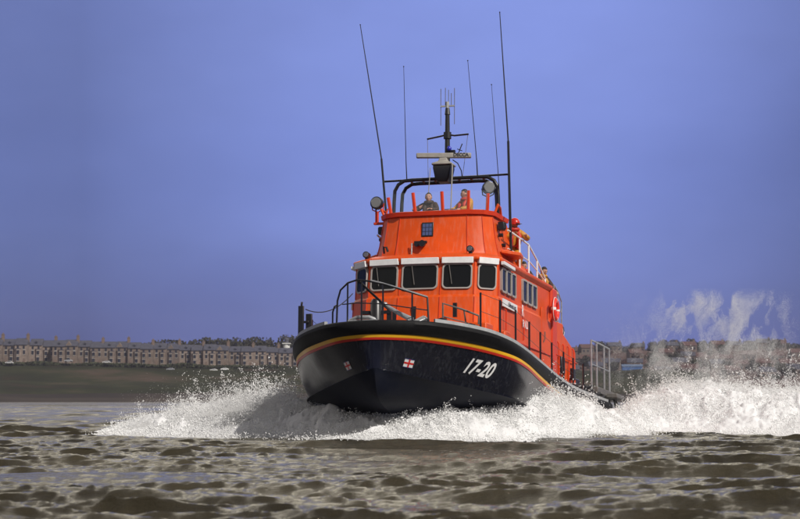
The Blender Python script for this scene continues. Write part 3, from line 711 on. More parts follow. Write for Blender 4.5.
# ------------------------------------------------------------------ PEOPLE
def skin_mesh(joints, bones, root, lvl=1):
    """joints: name -> (pos, radius)"""
    names = list(joints); idx = {n: i for i, n in enumerate(names)}
    me = bpy.data.meshes.new('sk'); me.from_pydata([joints[n][0] for n in names], [(idx[a], idx[b]) for a, b in bones], [])
    o = bpy.data.objects.new('sk', me); COL.objects.link(o)
    o.modifiers.new('s', 'SKIN'); sv = me.skin_vertices[0].data
    for n in names:
        r_ = joints[n][1]; r_ = r_ if isinstance(r_, tuple) else (r_, r_); sv[idx[n]].radius = r_; sv[idx[n]].use_root = (n == root)
    sb = o.modifiers.new('b', 'SUBSURF'); sb.levels = lvl; sb.render_levels = lvl
    bpy.context.view_layer.update(); dg = bpy.context.evaluated_depsgraph_get()
    m2 = bpy.data.meshes.new_from_object(o.evaluated_get(dg)); bpy.data.objects.remove(o); return m2
def ik(a, t, l1, l2, pole):
    a, t = Vector(a), Vector(t); d = t - a; L = min(d.length, (l1 + l2) * .995); d.normalize(); t = a + d * L
    x = (l1 * l1 - l2 * l2 + L * L) / (2 * L); h = math.sqrt(max(0, l1 * l1 - x * x)); p = Vector(pole); p = (p - d * p.dot(d)).normalized()
    return a + d * x + p * h, t
def head_bm(c, yaw, pitch, r=.105):
    bm = bmesh.new(); bmesh.ops.create_uvsphere(bm, u_segments=20, v_segments=16, radius=1)
    for v in bm.verts:
        x, y, z = v.co; 
        nx, ny, nz = x * .078, y * .098, z * .118
        if z < 0: k = -z; nx *= 1 - .28 * k; ny = ny * (1 - .12 * k) + (-.012 * k if y < 0 else .02 * k)
        if y < -.75 and abs(x) < .3 and -.35 < z < .2: ny -= .020 * (1 - abs(x) / .3) * (1 - abs(z + .15) / .4)      # nose
        if y < -.6 and .12 < abs(x) < .55 and 0 < z < .25: ny += .010                                                      # eye sockets
        if y < -.7 and abs(x) < .4 and -.62 < z < -.48: ny -= .005                                                         # lips
        if abs(x) > .93 and -.25 < z < .25: nx *= 1.16                                                                     # ears
        v.co = (nx, ny, nz)
    mt = Matrix.Translation(c) @ Matrix.Rotation(yaw, 4, 'Z') @ Matrix.Rotation(pitch, 4, 'X') @ Matrix.Scale(1.1, 4)
    bm.transform(mt); return bm, mt
def person(label, foot, facing, height=1.75, lean=0.0, hands=None, headyaw=0, headpitch=0, jacket='ochre', trousers='ochre',
           vest=None, helmet=False, crouch=0.0, group=None):
    """local frame: feet at origin, looking towards -Y"""
    k = height / 1.75; t = thing('person', label, 'person', foot, (0, 0, facing), group)
    hip = Vector((0, .02 + lean * .25, (.93 - crouch) * k)); up = Vector((0, -math.sin(lean), math.cos(lean)))
    chest = hip + up * .34 * k; neck = hip + up * .54 * k; hc = neck + Vector((0, -math.sin(lean * .5) * .14 - .015, .135)) * k
    J = {'pelvis': (hip, (.15 * k, .11 * k)), 'belly': (hip + up * .17 * k, (.145 * k, .105 * k)), 'chest': (chest, (.17 * k, .12 * k)), 'neck0': (neck, (.10 * k, .09 * k)), 'neck': (neck + (hc - neck) * .45, .055 * k), 'skull': (hc, .06 * k)}
    Bn = [('pelvis', 'belly'), ('belly', 'chest'), ('chest', 'neck0'), ('neck0', 'neck'), ('neck', 'skull')]
    hands = hands or {1: (.28, -.15, .85), -1: (-.28, -.15, .85)}
    for sg in (1, -1):
        hp = hip + Vector((.09 * sg * k, 0, -.03)); ft = Vector((.13 * sg, .03, .09)); kn, an = ik(hp, ft, .43 * k, .42 * k, (0, -1, 0))
        toe = an + Vector((.01 * sg, -.17 * k, -.04))
        n = 'LR'[sg < 0]
        J['hip' + n] = (hp, .095 * k); J['knee' + n] = (kn, .062 * k); J['ankle' + n] = (an, .048 * k); J['toe' + n] = (toe, (.045 * k, .03 * k))
        Bn += [('pelvis', 'hip' + n), ('hip' + n, 'knee' + n), ('knee' + n, 'ankle' + n), ('ankle' + n, 'toe' + n)]
        sh = neck + Vector((.185 * sg, 0, 0)) * k - up * .05 * k; el, wr_ = ik(sh, Vector(hands[sg]), .29 * k, .26 * k, (sg * .8, .5, -.6))
        J['sh' + n] = (sh, .07 * k); J['el' + n] = (el, .048 * k); J['wr' + n] = (wr_, (.030 * k, .026 * k))
        d = (wr_ - el).normalized(); side = Vector((-d.z, 0, d.x)) if abs(d.y) < .7 else Vector((1, 0, 0)); side = (side - d * side.dot(d)).normalized(); dn = d.cross(side)
        if dn.z > 0: dn = -dn
        J['palm' + n] = (wr_ + d * .06 * k, (.036 * k, .018 * k))
        Bn += [('chest', 'sh' + n), ('sh' + n, 'el' + n), ('el' + n, 'wr' + n), ('wr' + n, 'palm' + n)]
        for f, (ox, ln) in enumerate(((-.030, .070), (-.010, .080), (.010, .076), (.030, .060))):
            p1 = wr_ + d * .095 * k + side * ox * k; p2 = p1 + d * ln * .5 * k + dn * .012; p3 = p2 + d * ln * .3 * k + dn * ln * .45 * k
            for q, (pp, rr_) in enumerate(((p1, .0105), (p2, .0095), (p3, .008))): J[f'f{n}{f}{q}'] = (pp, rr_ * k)
            Bn += [('palm' + n, f'f{n}{f}0'), (f'f{n}{f}0', f'f{n}{f}1'), (f'f{n}{f}1', f'f{n}{f}2')]
        th0 = wr_ + d * .04 * k - side * sg * .04 * k; th1 = th0 + d * .035 * k - side * sg * .02 * k + dn * .015
        J['t0' + n] = (th0, .011 * k); J['t1' + n] = (th1, .009 * k); Bn += [('palm' + n, 't0' + n), ('t0' + n, 't1' + n)]
    me = skin_mesh(J, Bn, 'pelvis'); bm, hm = head_bm(hc + Vector((0, -.01, .02)) * k, headyaw, headpitch)
    bm.from_mesh(me); me2 = bpy.data.meshes.new('body'); bm.to_mesh(me2); bm.free(); body = link('body', me2, 'skin', t, angle=180)
    # eyes, brows, mouth: thin pieces on the face
    for nm, m_, items in (('eyes', 'boot', [(sx * .030, -.092, .012, .010, .006, .006) for sx in (1, -1)]), ('eyebrows', 'hair', [(sx * .030, -.094, .034, .020, .006, .005) for sx in (1, -1)]), ('mouth', 'lifejacket', [(0, -.096, -.058, .022, .005, .005)])):
        b = MB()
        for x, y, z, a, b_, c in items: b.sphere(hm @ Vector((x, y, z)), 1, 8, 6, (a, b_, c))
        b.build(nm, m_, t)
    def grow(sel, g, name, m_, extra=None, root='pelvis'):
        jj = {n: (p, tuple(x + g for x in (r_ if isinstance(r_, tuple) else (r_, r_)))) for n, (p, r_) in J.items() if n in sel}
        if extra: jj.update(extra)
        me = skin_mesh(jj, [b_ for b_ in Bn if b_[0] in jj and b_[1] in jj], root)
        return link(name, me, m_, t, angle=180)
    up_j = ['pelvis', 'belly', 'chest', 'neck0', 'shL', 'elL', 'wrL', 'shR', 'elR', 'wrR']
    grow(up_j, .035 * k, 'jacket', jacket)
    grow(['pelvis', 'hipL', 'kneeL', 'ankleL', 'hipR', 'kneeR', 'ankleR'], .028 * k, 'trousers', trousers)
    b = MB(); cz = neck + (hc - neck) * .22; b.tube([cz + Vector((.105 * math.cos(a), .10 * math.sin(a), .02 * math.sin(a))) * k for a in [2 * PI * q / 16 for q in range(17)]], .048 * k, 8); b.build('collar', jacket if not vest else vest, t, angle=180)
    for n in 'LR':
        b = MB(); a = J['ankle' + n][0]; b.tube([a + Vector((0, 0, .14)), a + Vector((0, 0, -.03)), a + Vector((0, 0, -.085))], [.075, .07, .06], 10); b.tube([a + Vector((0, .05, -.055)), a + Vector((0, -.08, -.055)), a + Vector((0, -.2, -.06))], [.045, .05, .035], 10)
        b.build('boot', 'boot', t, angle=60)
    if vest:
        b = MB(); rot_ = Matrix.Rotation(-lean, 4, 'X') if False else Matrix.Rotation(lean, 4, 'X')
        for sg in (1, -1):
            pts = [(sg * .10, -.165, .10), (sg * .115, -.175, .28), (sg * .11, -.15, .42), (sg * .085, -.02, .52), (sg * .07, .10, .50)]
            b.tube([hip + (rot_ @ Vector(p)) * k for p in pts], [.05 * k, .06 * k, .06 * k, .055 * k, .05 * k], 10)
        b.tube([hip + (rot_ @ Vector((.21 * math.cos(a), .165 * math.sin(a), .15))) * k for a in [2 * PI * q / 16 for q in range(17)]], .022 * k, 6)
        b.build('lifejacket', vest, t, angle=60)
    if helmet:
        b = MB(); b.sphere((0, 0, 0), 1, 20, 8, (.125, .145, .14), half=True); b.tube([(.128 * math.cos(a), .148 * math.sin(a), -.005) for a in [2 * PI * q / 20 for q in range(21)]], .012, 6)
        b.v = [tuple(hm @ (Vector(v) + Vector((0, .01, .015)))) for v in b.v]; hl = b.build('helmet', 'helmet', t, angle=60)
        b = MB(); b.box((0, -.15, .02), (.16, .05, .012)); b.v = [tuple(hm @ (Vector(v) + Vector((0, .0, .015)))) for v in b.v]; b.build('peak', 'boot', hl)
    else:
        bm = bmesh.new(); bmesh.ops.create_uvsphere(bm, u_segments=20, v_segments=14, radius=1)
        bmesh.ops.delete(bm, geom=[v for v in bm.verts if v.co.z < -.35 or (v.co.y < -.45 and v.co.z < .45)], context='VERTS')
        for v in bm.verts:
            x, y, z = v.co; j = 1 + .05 * math.sin(17 * x + 9 * y + 13 * z); v.co = (x * .086 * j, y * .106 * j + .004, z * .126 * j + .004)
        bm.transform(hm); me = bpy.data.meshes.new('hair'); bm.to_mesh(me); bm.free(); h = link('hair', me, 'hair', t, angle=180)
        sd_ = h.modifiers.new('s', 'SOLIDIFY'); sd_.thickness = .008
    return t
F0 = R(-16)
grp = 'crew on the lifeboat'
# two on the flying bridge, resting on the coaming; bridge floor at z 5.6
person('dark-haired crew member in dark brown jacket leaning forward behind the middle of the windscreen', on_boat((-.36, 6.35, 5.58)), F0, 1.62, .30,
       {1: (.16, -.42, 1.14), -1: (-.34, -.36, 1.15)}, R(8), R(-4), 'browncloth', 'ochre', 'browncloth', group=grp)
person('crew member in ochre jacket and red lifejacket looking sideways behind the windscreen', on_boat((.66, 6.35, 5.56)), F0 - R(38), 1.68, .12,
       {1: (.20, -.38, 1.12), -1: (-.20, -.38, 1.12)}, R(-18), R(6), 'ochre', 'ochre', 'lifejacket', group=grp)
person('crew member in red helmet and ochre oilskins standing behind the white roof rail', on_boat((1.64, 7.75, 5.16)), F0 + R(35), 1.84, .34,
       {1: (.22, -.42, .98), -1: (-.18, -.40, 1.0)}, R(20), R(14), 'ochre', 'ochre', 'lifejacket', True, .34, group=grp)
person('dark-haired crew member in brown jacket bending low behind the wheelhouse', on_boat((1.18, 11.25, 4.24)), F0 + R(20), 1.70, .30,
       {1: (.22, -.40, 1.0), -1: (-.22, -.40, 1.0)}, 0, R(20), 'browncloth', 'browncloth', 'lifejacket', group=grp)
person('rearmost crew member, dark-haired, stooping at the rail of the aft platform', on_boat((1.52, 12.1, 4.24)), F0 + R(60), 1.66, .42,
       {1: (.22, -.42, .9), -1: (-.22, -.42, .9)}, 0, R(20), 'browncloth', 'browncloth', 'ochre', group=grp)

exec_parts = True

# ------------------------------------------------------------------ THE SEA
def water_mat():
    m = bpy.data.materials.new('sea_water'); m.use_nodes = True; nt = m.node_tree; b = nt.nodes['Principled BSDF']
    b.inputs['Roughness'].default_value = .10; b.inputs['IOR'].default_value = 1.33
    tc = nt.nodes.new('ShaderNodeTexCoord')
    n = nt.nodes.new('ShaderNodeTexNoise'); n.inputs['Scale'].default_value = .35; n.inputs['Detail'].default_value = 4
    nt.links.new(tc.outputs['Object'], n.inputs['Vector'])
    r = nt.nodes.new('ShaderNodeValToRGB'); r.color_ramp.elements[0].position = .35; r.color_ramp.elements[1].position = .65
    r.color_ramp.elements[0].color = (.024, .020, .012, 1); r.color_ramp.elements[1].color = (.052, .044, .028, 1)
    nt.links.new(n.outputs['Fac'], r.inputs['Fac'])
    g1 = nt.nodes.new('ShaderNodeTexNoise'); g1.inputs['Scale'].default_value = .10; g1.inputs['Detail'].default_value = 6; g1.inputs['Roughness'].default_value = .7
    gm = nt.nodes.new('ShaderNodeMapping'); gm.inputs['Scale'].default_value = (.8, .5, 1); nt.links.new(tc.outputs['Object'], gm.inputs[0]); nt.links.new(gm.outputs[0], g1.inputs['Vector'])
    gr = nt.nodes.new('ShaderNodeMapRange'); gr.inputs[1].default_value = .35; gr.inputs[2].default_value = .65; gr.inputs[3].default_value = .6; gr.inputs[4].default_value = 1.35; nt.links.new(g1.outputs['Fac'], gr.inputs[0])
    gv = nt.nodes.new('ShaderNodeVectorMath'); gv.operation = 'SCALE'; nt.links.new(r.outputs['Color'], gv.inputs[0]); nt.links.new(gr.outputs[0], gv.inputs['Scale']); nt.links.new(gv.outputs[0], b.inputs['Base Color'])
    n2 = nt.nodes.new('ShaderNodeTexNoise'); n2.inputs['Scale'].default_value = 4.0; n2.inputs['Detail'].default_value = 10; n2.inputs['Roughness'].default_value = .70
    mp = nt.nodes.new('ShaderNodeMapping'); mp.inputs['Scale'].default_value = (.9, 1.3, 1); nt.links.new(tc.outputs['Object'], mp.inputs[0]); nt.links.new(mp.outputs[0], n2.inputs['Vector'])
    b.inputs['Specular Tint'].default_value = (1.0, .90, .70, 1)
    bp = nt.nodes.new('ShaderNodeBump'); bp.inputs['Strength'].default_value = 1.0; bp.inputs['Distance'].default_value = .05
    nt.links.new(n2.outputs['Fac'], bp.inputs['Height']); nt.links.new(bp.outputs['Normal'], b.inputs['Normal'])
    sp = nt.nodes.new('ShaderNodeSeparateXYZ'); nt.links.new(tc.outputs['Object'], sp.inputs[0])   # unresolved ripples far out act as roughness
    mr = nt.nodes.new('ShaderNodeMapRange'); mr.inputs[1].default_value = 70; mr.inputs[2].default_value = 300; mr.inputs[3].default_value = .07; mr.inputs[4].default_value = .36
    nt.links.new(sp.outputs['Y'], mr.inputs[0])
    w1 = nt.nodes.new('ShaderNodeTexNoise'); w1.inputs['Scale'].default_value = .05; w1.inputs['Detail'].default_value = 5; w1.inputs['Roughness'].default_value = .65      # gusts: ruffled and smoother patches
    wm = nt.nodes.new('ShaderNodeMapping'); wm.inputs['Scale'].default_value = (1.0, .7, 1); nt.links.new(tc.outputs['Object'], wm.inputs[0]); nt.links.new(wm.outputs[0], w1.inputs['Vector'])
    wr = nt.nodes.new('ShaderNodeMapRange'); wr.inputs[1].default_value = .38; wr.inputs[2].default_value = .62; wr.inputs[3].default_value = .35; wr.inputs[4].default_value = 1.6; nt.links.new(w1.outputs['Fac'], wr.inputs[0])
    mm = nt.nodes.new('ShaderNodeMath'); mm.operation = 'MULTIPLY'; nt.links.new(mr.outputs[0], mm.inputs[0]); nt.links.new(wr.outputs[0], mm.inputs[1]); nt.links.new(mm.outputs[0], b.inputs['Roughness'])
    return m
def build_sea():
    ys = [3.0]
    while ys[-1] < 1300:
        y = ys[-1]; ys.append(y + (.09 if y < 13 else .04 if y < 26 else y * .0016 if y < 58 else y * .0028 if y < 330 else y * .007))
    ys = np.array(ys); nx = 1000; u = np.linspace(-1, 1, nx)
    Y = ys[:, None] * np.ones((1, nx)); X = u[None, :] * (Y * .26 + 4.5)
    dxs = (Y * .26 + 4.5) * 2 / nx; sp = np.maximum(dxs, np.gradient(ys)[:, None] * np.ones((1, nx)))
    Z = np.zeros_like(X); DX = np.zeros_like(X); DY = np.zeros_like(X)
    rg = np.random.default_rng(5); main = R(-100); NW = 210
    # patches where the wind ripples are stronger or weaker
    patch = np.clip(.85 + .75 * fbm(X * .22, Y * .30, X * 0 + 11, 4), .25, 1.7)
    for i in range(NW):
        L = 4.6 * (0.026 ** (i / (NW - 1))); k = 2 * PI / L; a = .0040 * L * (.9 if L > 2.2 else 1.15 if L > .8 else 1.6 if L > .3 else 1.9)
        th = main + rg.normal(0, .20 if L > 1.2 else .25 if L > .5 else .42); ph = rg.random() * 2 * PI; dx, dy = math.cos(th), math.sin(th)
        n_ = len(ys) if L > 2 else int(np.searchsorted(ys, 360 if L > .8 else 95 if L > .3 else 60))
        sl_ = slice(0, n_); fade = np.clip((L / sp[sl_] - 2.0) / 2.0, 0, 1) * (patch[sl_] if L < 1.2 else 1)
        arg = (k * (X[sl_] * dx + Y[sl_] * dy) + ph).astype(np.float32); c, s = np.cos(arg), np.sin(arg)
        gq = .85 if L > 1.2 else .8
        Z[sl_] += a * fade * c; DX[sl_] -= gq * a * fade * dx * s; DY[sl_] -= gq * a * fade * dy * s
    # fine broken ripple in the band the lens holds sharp
    n_ = int(np.searchsorted(ys, 60)); sl_ = slice(0, n_)
    Z[sl_] += .024 * patch[sl_] * fbm(X[sl_] * 1.2, Y[sl_] * 4.4, X[sl_] * 0, 5, .62)
    # groups of bigger and smaller waves
    g = 1 + .45 * fbm(X * .09, Y * .16, X * 0 + 3, 3); g = g * np.clip(Y / 14, .55, 1)
    Z *= g; DX *= g; DY *= g
    V = np.stack([X + DX, Y + DY, Z - .02], -1).reshape(-1, 3); ny = len(ys)
    i = np.arange(ny * nx).reshape(ny, nx); F = np.stack([i[:-1, :-1], i[:-1, 1:], i[1:, 1:], i[1:, :-1]], -1).reshape(-1, 4)
    o = npmesh('sea', V, F, water_mat(), smooth=True); tag(o, 'choppy brown-green sea', None, kind='structure'); return o
build_sea()
# far flat water behind the wave grid and beside it
# ------------------------------------------------------------------ WHITE WATER
TOPS = [(60, 441, 50), (85, 434, 50), (120, 426, 50), (150, 419, 49.5), (200, 411, 49), (250, 403, 48), (285, 399, 47), (312, 404, 46.2), (345, 416, 44.8), (375, 419, 44.3), (400, 412, 44.2),
        (440, 408, 44.3), (500, 404, 45.2), (540, 400, 46.6), (575, 402, 48.5), (600, 411, 49.8), (625, 413, 51.5), (645, 399, 54), (680, 391, 55), (720, 390, 55), (760, 394, 55), (800, 396, 55), (860, 399, 55), (960, 408, 55), (1040, 440, 55)]
TX = np.array([(a - 400) * y / 1800 for a, t, y in TOPS]); TZ = np.array([1 + (400 - t) * y / 1800 for a, t, y in TOPS]); TYc = np.array([y for a, t, y in TOPS])
def foam_h(X, Y):
    top = np.interp(X, TX, TZ); yc = np.interp(X, TX, TYc); right = np.clip((X - 6) / 3, 0, 1)
    wf = 1.5 + right * 1.9; wb = 2.6 + right * 3.5
    # scalloped front edge
    yc = yc + .5 * fbm(X * .8, X * 0 + 1.7, X * 0, 3)
    d = Y - yc; q = np.where(d < 0, -d / wf, d / wb)
    return np.maximum(0, top) * np.exp(-q ** 2.2 * 1.1)
def foam_mat(name, col):
    m = mat(name, col, .75, var=.0); nt = m.node_tree; b = nt.nodes['Principled BSDF']
    b.inputs['Subsurface Weight'].default_value = 0.0
    tc = nt.nodes.new('ShaderNodeTexCoord'); n = nt.nodes.new('ShaderNodeTexNoise'); n.inputs['Scale'].default_value = 9; n.inputs['Detail'].default_value = 8; n.inputs['Roughness'].default_value = .75
    nt.links.new(tc.outputs['Object'], n.inputs['Vector']); bp = nt.nodes.new('ShaderNodeBump'); bp.inputs['Strength'].default_value = .8; bp.inputs['Distance'].default_value = .06
    nt.links.new(n.outputs['Fac'], bp.inputs['Height']); nt.links.new(bp.outputs['Normal'], b.inputs['Normal']); return m
FM = foam_mat('white_foam', (.76, .76, .77))
def build_foam():
    gx = np.arange(-11, 20.5, .045); gy = np.arange(40.5, 66, .06); X, Y = np.meshgrid(gx, gy)
    H = foam_h(X, Y); bl = fbm(X * .9, Y * .9, H * 1.3, 6, .55, True); n2 = fbm(X * 3.1, Y * 3.1, H * 3 + 4, 4, .55)
    ridge = fbm(X * 1.6 + 3, Y * .35, H * .5, 4, .5)
    n3 = fbm(X * 8, Y * 5, H * 6 + 2, 3, .6)
    Z = H * (1 + .15 * bl + .20 * ridge) + np.minimum(1, H * 2) * (.14 * bl + .16 * n2 + .08 * n3) - .08
    DX = .12 * fbm(X * 2 + 9, Y * 2, Z * 2, 4) * np.minimum(1, H * 3); DY = .16 * fbm(X * 2, Y * 2 + 30, Z * 2, 4) * np.minimum(1, H * 3)
    keep = H > .05 + .05 * n2
    ny, nx = X.shape; i = np.arange(ny * nx).reshape(ny, nx); F = np.stack([i[:-1, :-1], i[:-1, 1:], i[1:, 1:], i[1:, :-1]], -1).reshape(-1, 4)
    k = keep.ravel(); F = F[k[F].all(1)]
    V = np.stack([X + DX, Y + DY, Z], -1).reshape(-1, 3); used = np.unique(F); rm = np.full(len(V), -1); rm[used] = np.arange(len(used))
    o = npmesh('bow_wave_foam', V[used], rm[F], FM, smooth=True)
    tag(o, 'churned white foam thrown up along both sides of the lifeboat', 'foam', kind='stuff')
build_foam()
TET = np.array([(1, 1, 1), (1, -1, -1), (-1, 1, -1), (-1, -1, 1)]) / math.sqrt(3); TF = np.array([(0, 1, 2), (0, 3, 1), (0, 2, 3), (1, 3, 2)])
OCT = np.array([(1, 0, 0), (-1, 0, 0), (0, 1, 0), (0, -1, 0), (0, 0, 1), (0, 0, -1)]); OF = np.array([(0, 2, 4), (2, 1, 4), (1, 3, 4), (3, 0, 4), (2, 0, 5), (1, 2, 5), (3, 1, 5), (0, 3, 5)])
def droplets(name, C, r, label, m, oct=True):
    n = len(C); S, SF = (OCT, OF) if oct else (TET, TF); th = RNG.random(n) * 2 * PI
    P = S[None] * r[:, None, None] * RNG.uniform(.6, 1.2, (n, 1, 3)) * np.stack([np.ones((n, 1)), np.ones((n, 1)), 1 + RNG.exponential(.55, (n, 1))], -1); c, s = np.cos(th)[:, None], np.sin(th)[:, None]
    x = P[..., 0] * c - P[..., 2] * s; z = P[..., 0] * s + P[..., 2] * c; P = np.stack([x, P[..., 1], z], -1)
    V = (P + C[:, None]).reshape(-1, 3); F = (SF[None] + (np.arange(n) * len(S))[:, None, None]).reshape(-1, 3)
    o = npmesh(name, V, F, m, smooth=oct); tag(o, label, 'spray', kind='stuff'); return o
DM = mat('spray_droplets', (.84, .84, .84), .5)
def spray():
    # dense skin of droplets hugging the foam
    N = 330000; X = RNG.uniform(-11, 19.5, N); yc = np.interp(X, TX, TYc); right = np.clip((X - 6) / 3, 0, 1)
    Y = yc + RNG.normal(0, 1, N) * (1.3 + right * 2.2); H = foam_h(X, Y)
    cl = np.clip(fbm(X * 1.2, Y * .8, X * 0 + 8, 4) * 1.6 + .6, .15, 1.6)
    dz = RNG.exponential(.13, N) * cl * np.clip(H, .2, 1.6) - .04
    k = (H > .10) | ((H > .03) & (RNG.random(N) < .3)); X, Y, H, dz = X[k], Y[k], H[k], dz[k]
    C = np.stack([X + RNG.normal(0, .06, len(X)), Y, H + dz], -1); r = RNG.uniform(.006, .017, len(X)) * (1 + .6 * (RNG.random(len(X)) < .08))
    nf = 42000; Xf = RNG.uniform(-10.5, 19, nf); wf = 1.5 + np.clip((Xf - 6) / 3, 0, 1) * 1.9; Yf = np.interp(Xf, TX, TYc) - wf * (.9 + RNG.exponential(.28, nf)) + .25 * RNG.normal(0, 1, nf)
    kf = (np.interp(Xf, TX, TZ) > .22) & (RNG.random(nf) < np.clip(.5 + 1.5 * fbm(Xf * .7, Yf * 1.5, Xf * 0 + 21, 4), 0, 1)); Cf = np.stack([Xf, Yf, .03 + np.abs(RNG.normal(0, .07, nf))], -1)[kf]
    C = np.concatenate([C, Cf]); r = np.concatenate([r, RNG.uniform(.006, .018, len(Cf))])
    droplets('fine_spray', C, r, 'fine white spray blowing off the bow wave and wake', DM)
    # ballistic splashes: strings of drops
    cs, rs = [], []
    for j in range(2400):
        px = random.choice([random.triangular(120, 312, 290), random.triangular(120, 312, 270), random.uniform(400, 560), random.uniform(630, 830), random.uniform(640, 820)])
        yc_ = float(np.interp(px, [a for a, _, _ in TOPS], [y for _, _, y in TOPS])) + random.gauss(0, .7); x0 = (px - 400) * yc_ / 1800
        h0 = float(foam_h(np.array([x0]), np.array([yc_]))[0]) * .9; big = random.random() < .07
        top = random.expovariate(1 / .26) * (1.1 if px > 600 else 1.0) * (1.3 if px < 310 else 1.0); top = min(top, 1.5) * (.45 if px < 190 else .75 if px < 330 else 1)
        if 400 < px < 560: top *= .75
        hx = random.gauss(-.2 if px < 380 else .15, .3); n = int(8 + 40 * random.random()); t = np.sort(RNG.random(n)); 
        x = x0 + hx * t + RNG.normal(0, .035, n); z = h0 + top * (1.9 * t - .9 * t * t * 1.0) + RNG.normal(0, .03, n); y = yc_ + RNG.normal(0, .08, n)
        cs.append(np.stack([x, y, z], -1)); rs.append(RNG.uniform(.005, .014, n) * (1.25 if big else 1))
    droplets('thrown_splashes', np.concatenate(cs), np.concatenate(rs), 'strings of water drops flung up above the foam crests', DM)
    # drifting veil of mist astern
    N = 2200000; px = RNG.uniform(600, 815, N); pz = RNG.uniform(285, 392, N); Y = 62 + RNG.normal(0, .8, N)
    X = (px - 400) * Y / 1800; Z = 1 + (400 - pz) * Y / 1800
    tx = [(672, 303, 10), (700, 300, 22), (735, 312, 26), (770, 300, 12), (690, 335, 30), (745, 330, 28), (655, 350, 20), (640, 372, 26), (705, 365, 45), (765, 350, 22), (785, 318, 7), (725, 305, 10)]
    D = np.zeros(N)
    for cx, cy, s in tx: D += np.exp(-((px - cx) / s) ** 2 - ((pz - cy) / (s * .9 + 6)) ** 2) * (.8 if cy < 325 else .42)
    wx = px + 9 * fbm(px * .05, pz * .05, px * 0, 3); wy = pz + 9 * fbm(px * .05 + 9, pz * .05, px * 0 + 5, 3)
    st = fbm(wx * .085 + wy * .02, wy * .035 - wx * .012, px * 0 + 2, 5, .6); D = np.clip(D, 0, 1.1) * np.clip(.45 + 1.6 * st, 0, 1.3)
    D *= np.clip((pz - 288) / 14, 0, 1)
    k = RNG.random(N) < D * .58; print('mist', k.sum())
    droplets('spray_mist', np.stack([X, Y, Z], -1)[k], RNG.uniform(.0022, .0038, k.sum()), 'thin veil of mist drifting up over the wake astern', DM, oct=False)
    # low mist over wake and left lobe
    N = 520000; a = RNG.random(N) < .58; px = np.where(a, RNG.uniform(590, 815, N), RNG.uniform(110, 330, N)); Y = np.where(a, 58, 47.5) + RNG.normal(0, .9, N)
    base = np.interp(px, [q[0] for q in TOPS], [q[1] for q in TOPS]); pz = base + 6 - RNG.exponential(np.where(a, 5, 6), N)
    X = (px - 400) * Y / 1800; Z = 1 + (400 - pz) * Y / 1800; D = np.clip(.55 + 1.2 * fbm(px * .05, pz * .06, px * 0 + 7, 4), 0, 1); k = RNG.random(N) < D * .8 * np.where(a, np.clip((px - 600) / 45, 0, 1), np.clip((px - 115) / 90, 0, 1))
    droplets('low_mist', np.stack([X, Y, Z], -1)[k], RNG.uniform(.003, .0065, k.sum()), 'low haze of spray just above the foam', DM, oct=False)
spray()

# ------------------------------------------------------------------ FAR SHORE
def land_mat(name, stops, scale, sx=1.0, bump=.4):
    m = mat(name, (.1, .1, .1), .95); nt = m.node_tree; b = nt.nodes['Principled BSDF']; b.inputs['Specular IOR Level'].default_value = .1
    tc = nt.nodes.new('ShaderNodeTexCoord'); mp = nt.nodes.new('ShaderNodeMapping'); mp.inputs['Scale'].default_value = (sx, 1, 1); n = nt.nodes.new('ShaderNodeTexNoise')
    n.inputs['Scale'].default_value = scale; n.inputs['Detail'].default_value = 8; n.inputs['Roughness'].default_value = .65
    nt.links.new(tc.outputs['Object'], mp.inputs[0]); nt.links.new(mp.outputs[0], n.inputs['Vector'])
    r = nt.nodes.new('ShaderNodeValToRGB'); cr = r.color_ramp
    while len(cr.elements) < len(stops): cr.elements.new(.5)
    for e, (p, c) in zip(cr.elements, stops): e.position = p; e.color = (*c, 1)
    nt.links.new(n.outputs['Fac'], r.inputs['Fac']); nt.links.new(r.outputs[0], b.inputs['Base Color']); return m
GRASS = land_mat('rough_grassland', [(.34, (.036, .024, .016)), (.44, (.018, .019, .010)), (.55, (.028, .030, .014)), (.66, (.062, .044, .032))], .06, .30)
ROCKY = land_mat('wet_shore_rock', [(.35, (.025, .020, .018)), (.55, (.045, .035, .028)), (.7, (.07, .055, .045))], .06, .2)
HEATH = land_mat('brown_hillside', [(.32, (.050, .032, .030)), (.5, (.085, .050, .042)), (.68, (.11, .075, .06))], .03, .5)
def terrain(name, x0, x1, prof, m, nx=260, amp=1.0, mod=None, label=None):
    """prof: list of (distance, height)"""
    xs = np.linspace(x0, x1, nx); P = np.array(prof, float); d = np.unique(np.concatenate([np.linspace(P[i, 0], P[i + 1, 0], 14) for i in range(len(P) - 1)]))
    X, Y = np.meshgrid(xs, d); Z = np.interp(Y, P[:, 0], P[:, 1]); Z0 = Z.copy()
    if mod is not None: Z = Z * mod(X)
    Z = Z + amp * fbm(X * .03, Y * .03, X * 0, 5) * np.clip(Z0 / 4, 0, 1)
    ny, nx_ = X.shape; i = np.arange(ny * nx_).reshape(ny, nx_); F = np.stack([i[:-1, :-1], i[:-1, 1:], i[1:, 1:], i[1:, :-1]], -1).reshape(-1, 4)
    o = npmesh(name, np.stack([X, Y, Z], -1).reshape(-1, 3), F, m, smooth=True); tag(o, label, None, kind='structure'); return o
def lx(px, Y): return (px - 400) * Y / 1800
def lz(py, Y): return 1 + (400 - py) * Y / 1800
leftmod = lambda X: np.interp(X, [-260, -200, -60, 40, 140], [1.06, 1.04, .93, .9, .85])
terrain('beach', -420, 700, [(868, -.6), (874, .4), (884, 2.2), (893, 4.2)], ROCKY, amp=.6, label='dark rocky beach along the far shore')
terrain('grass_slope', -420, 160, [(892, 3.6), (900, 7.2), (915, 10.5), (935, 18.2), (945, 19.3), (1100, 19.6)], GRASS, amp=1.3, mod=leftmod, label='grassy slope below the terrace')
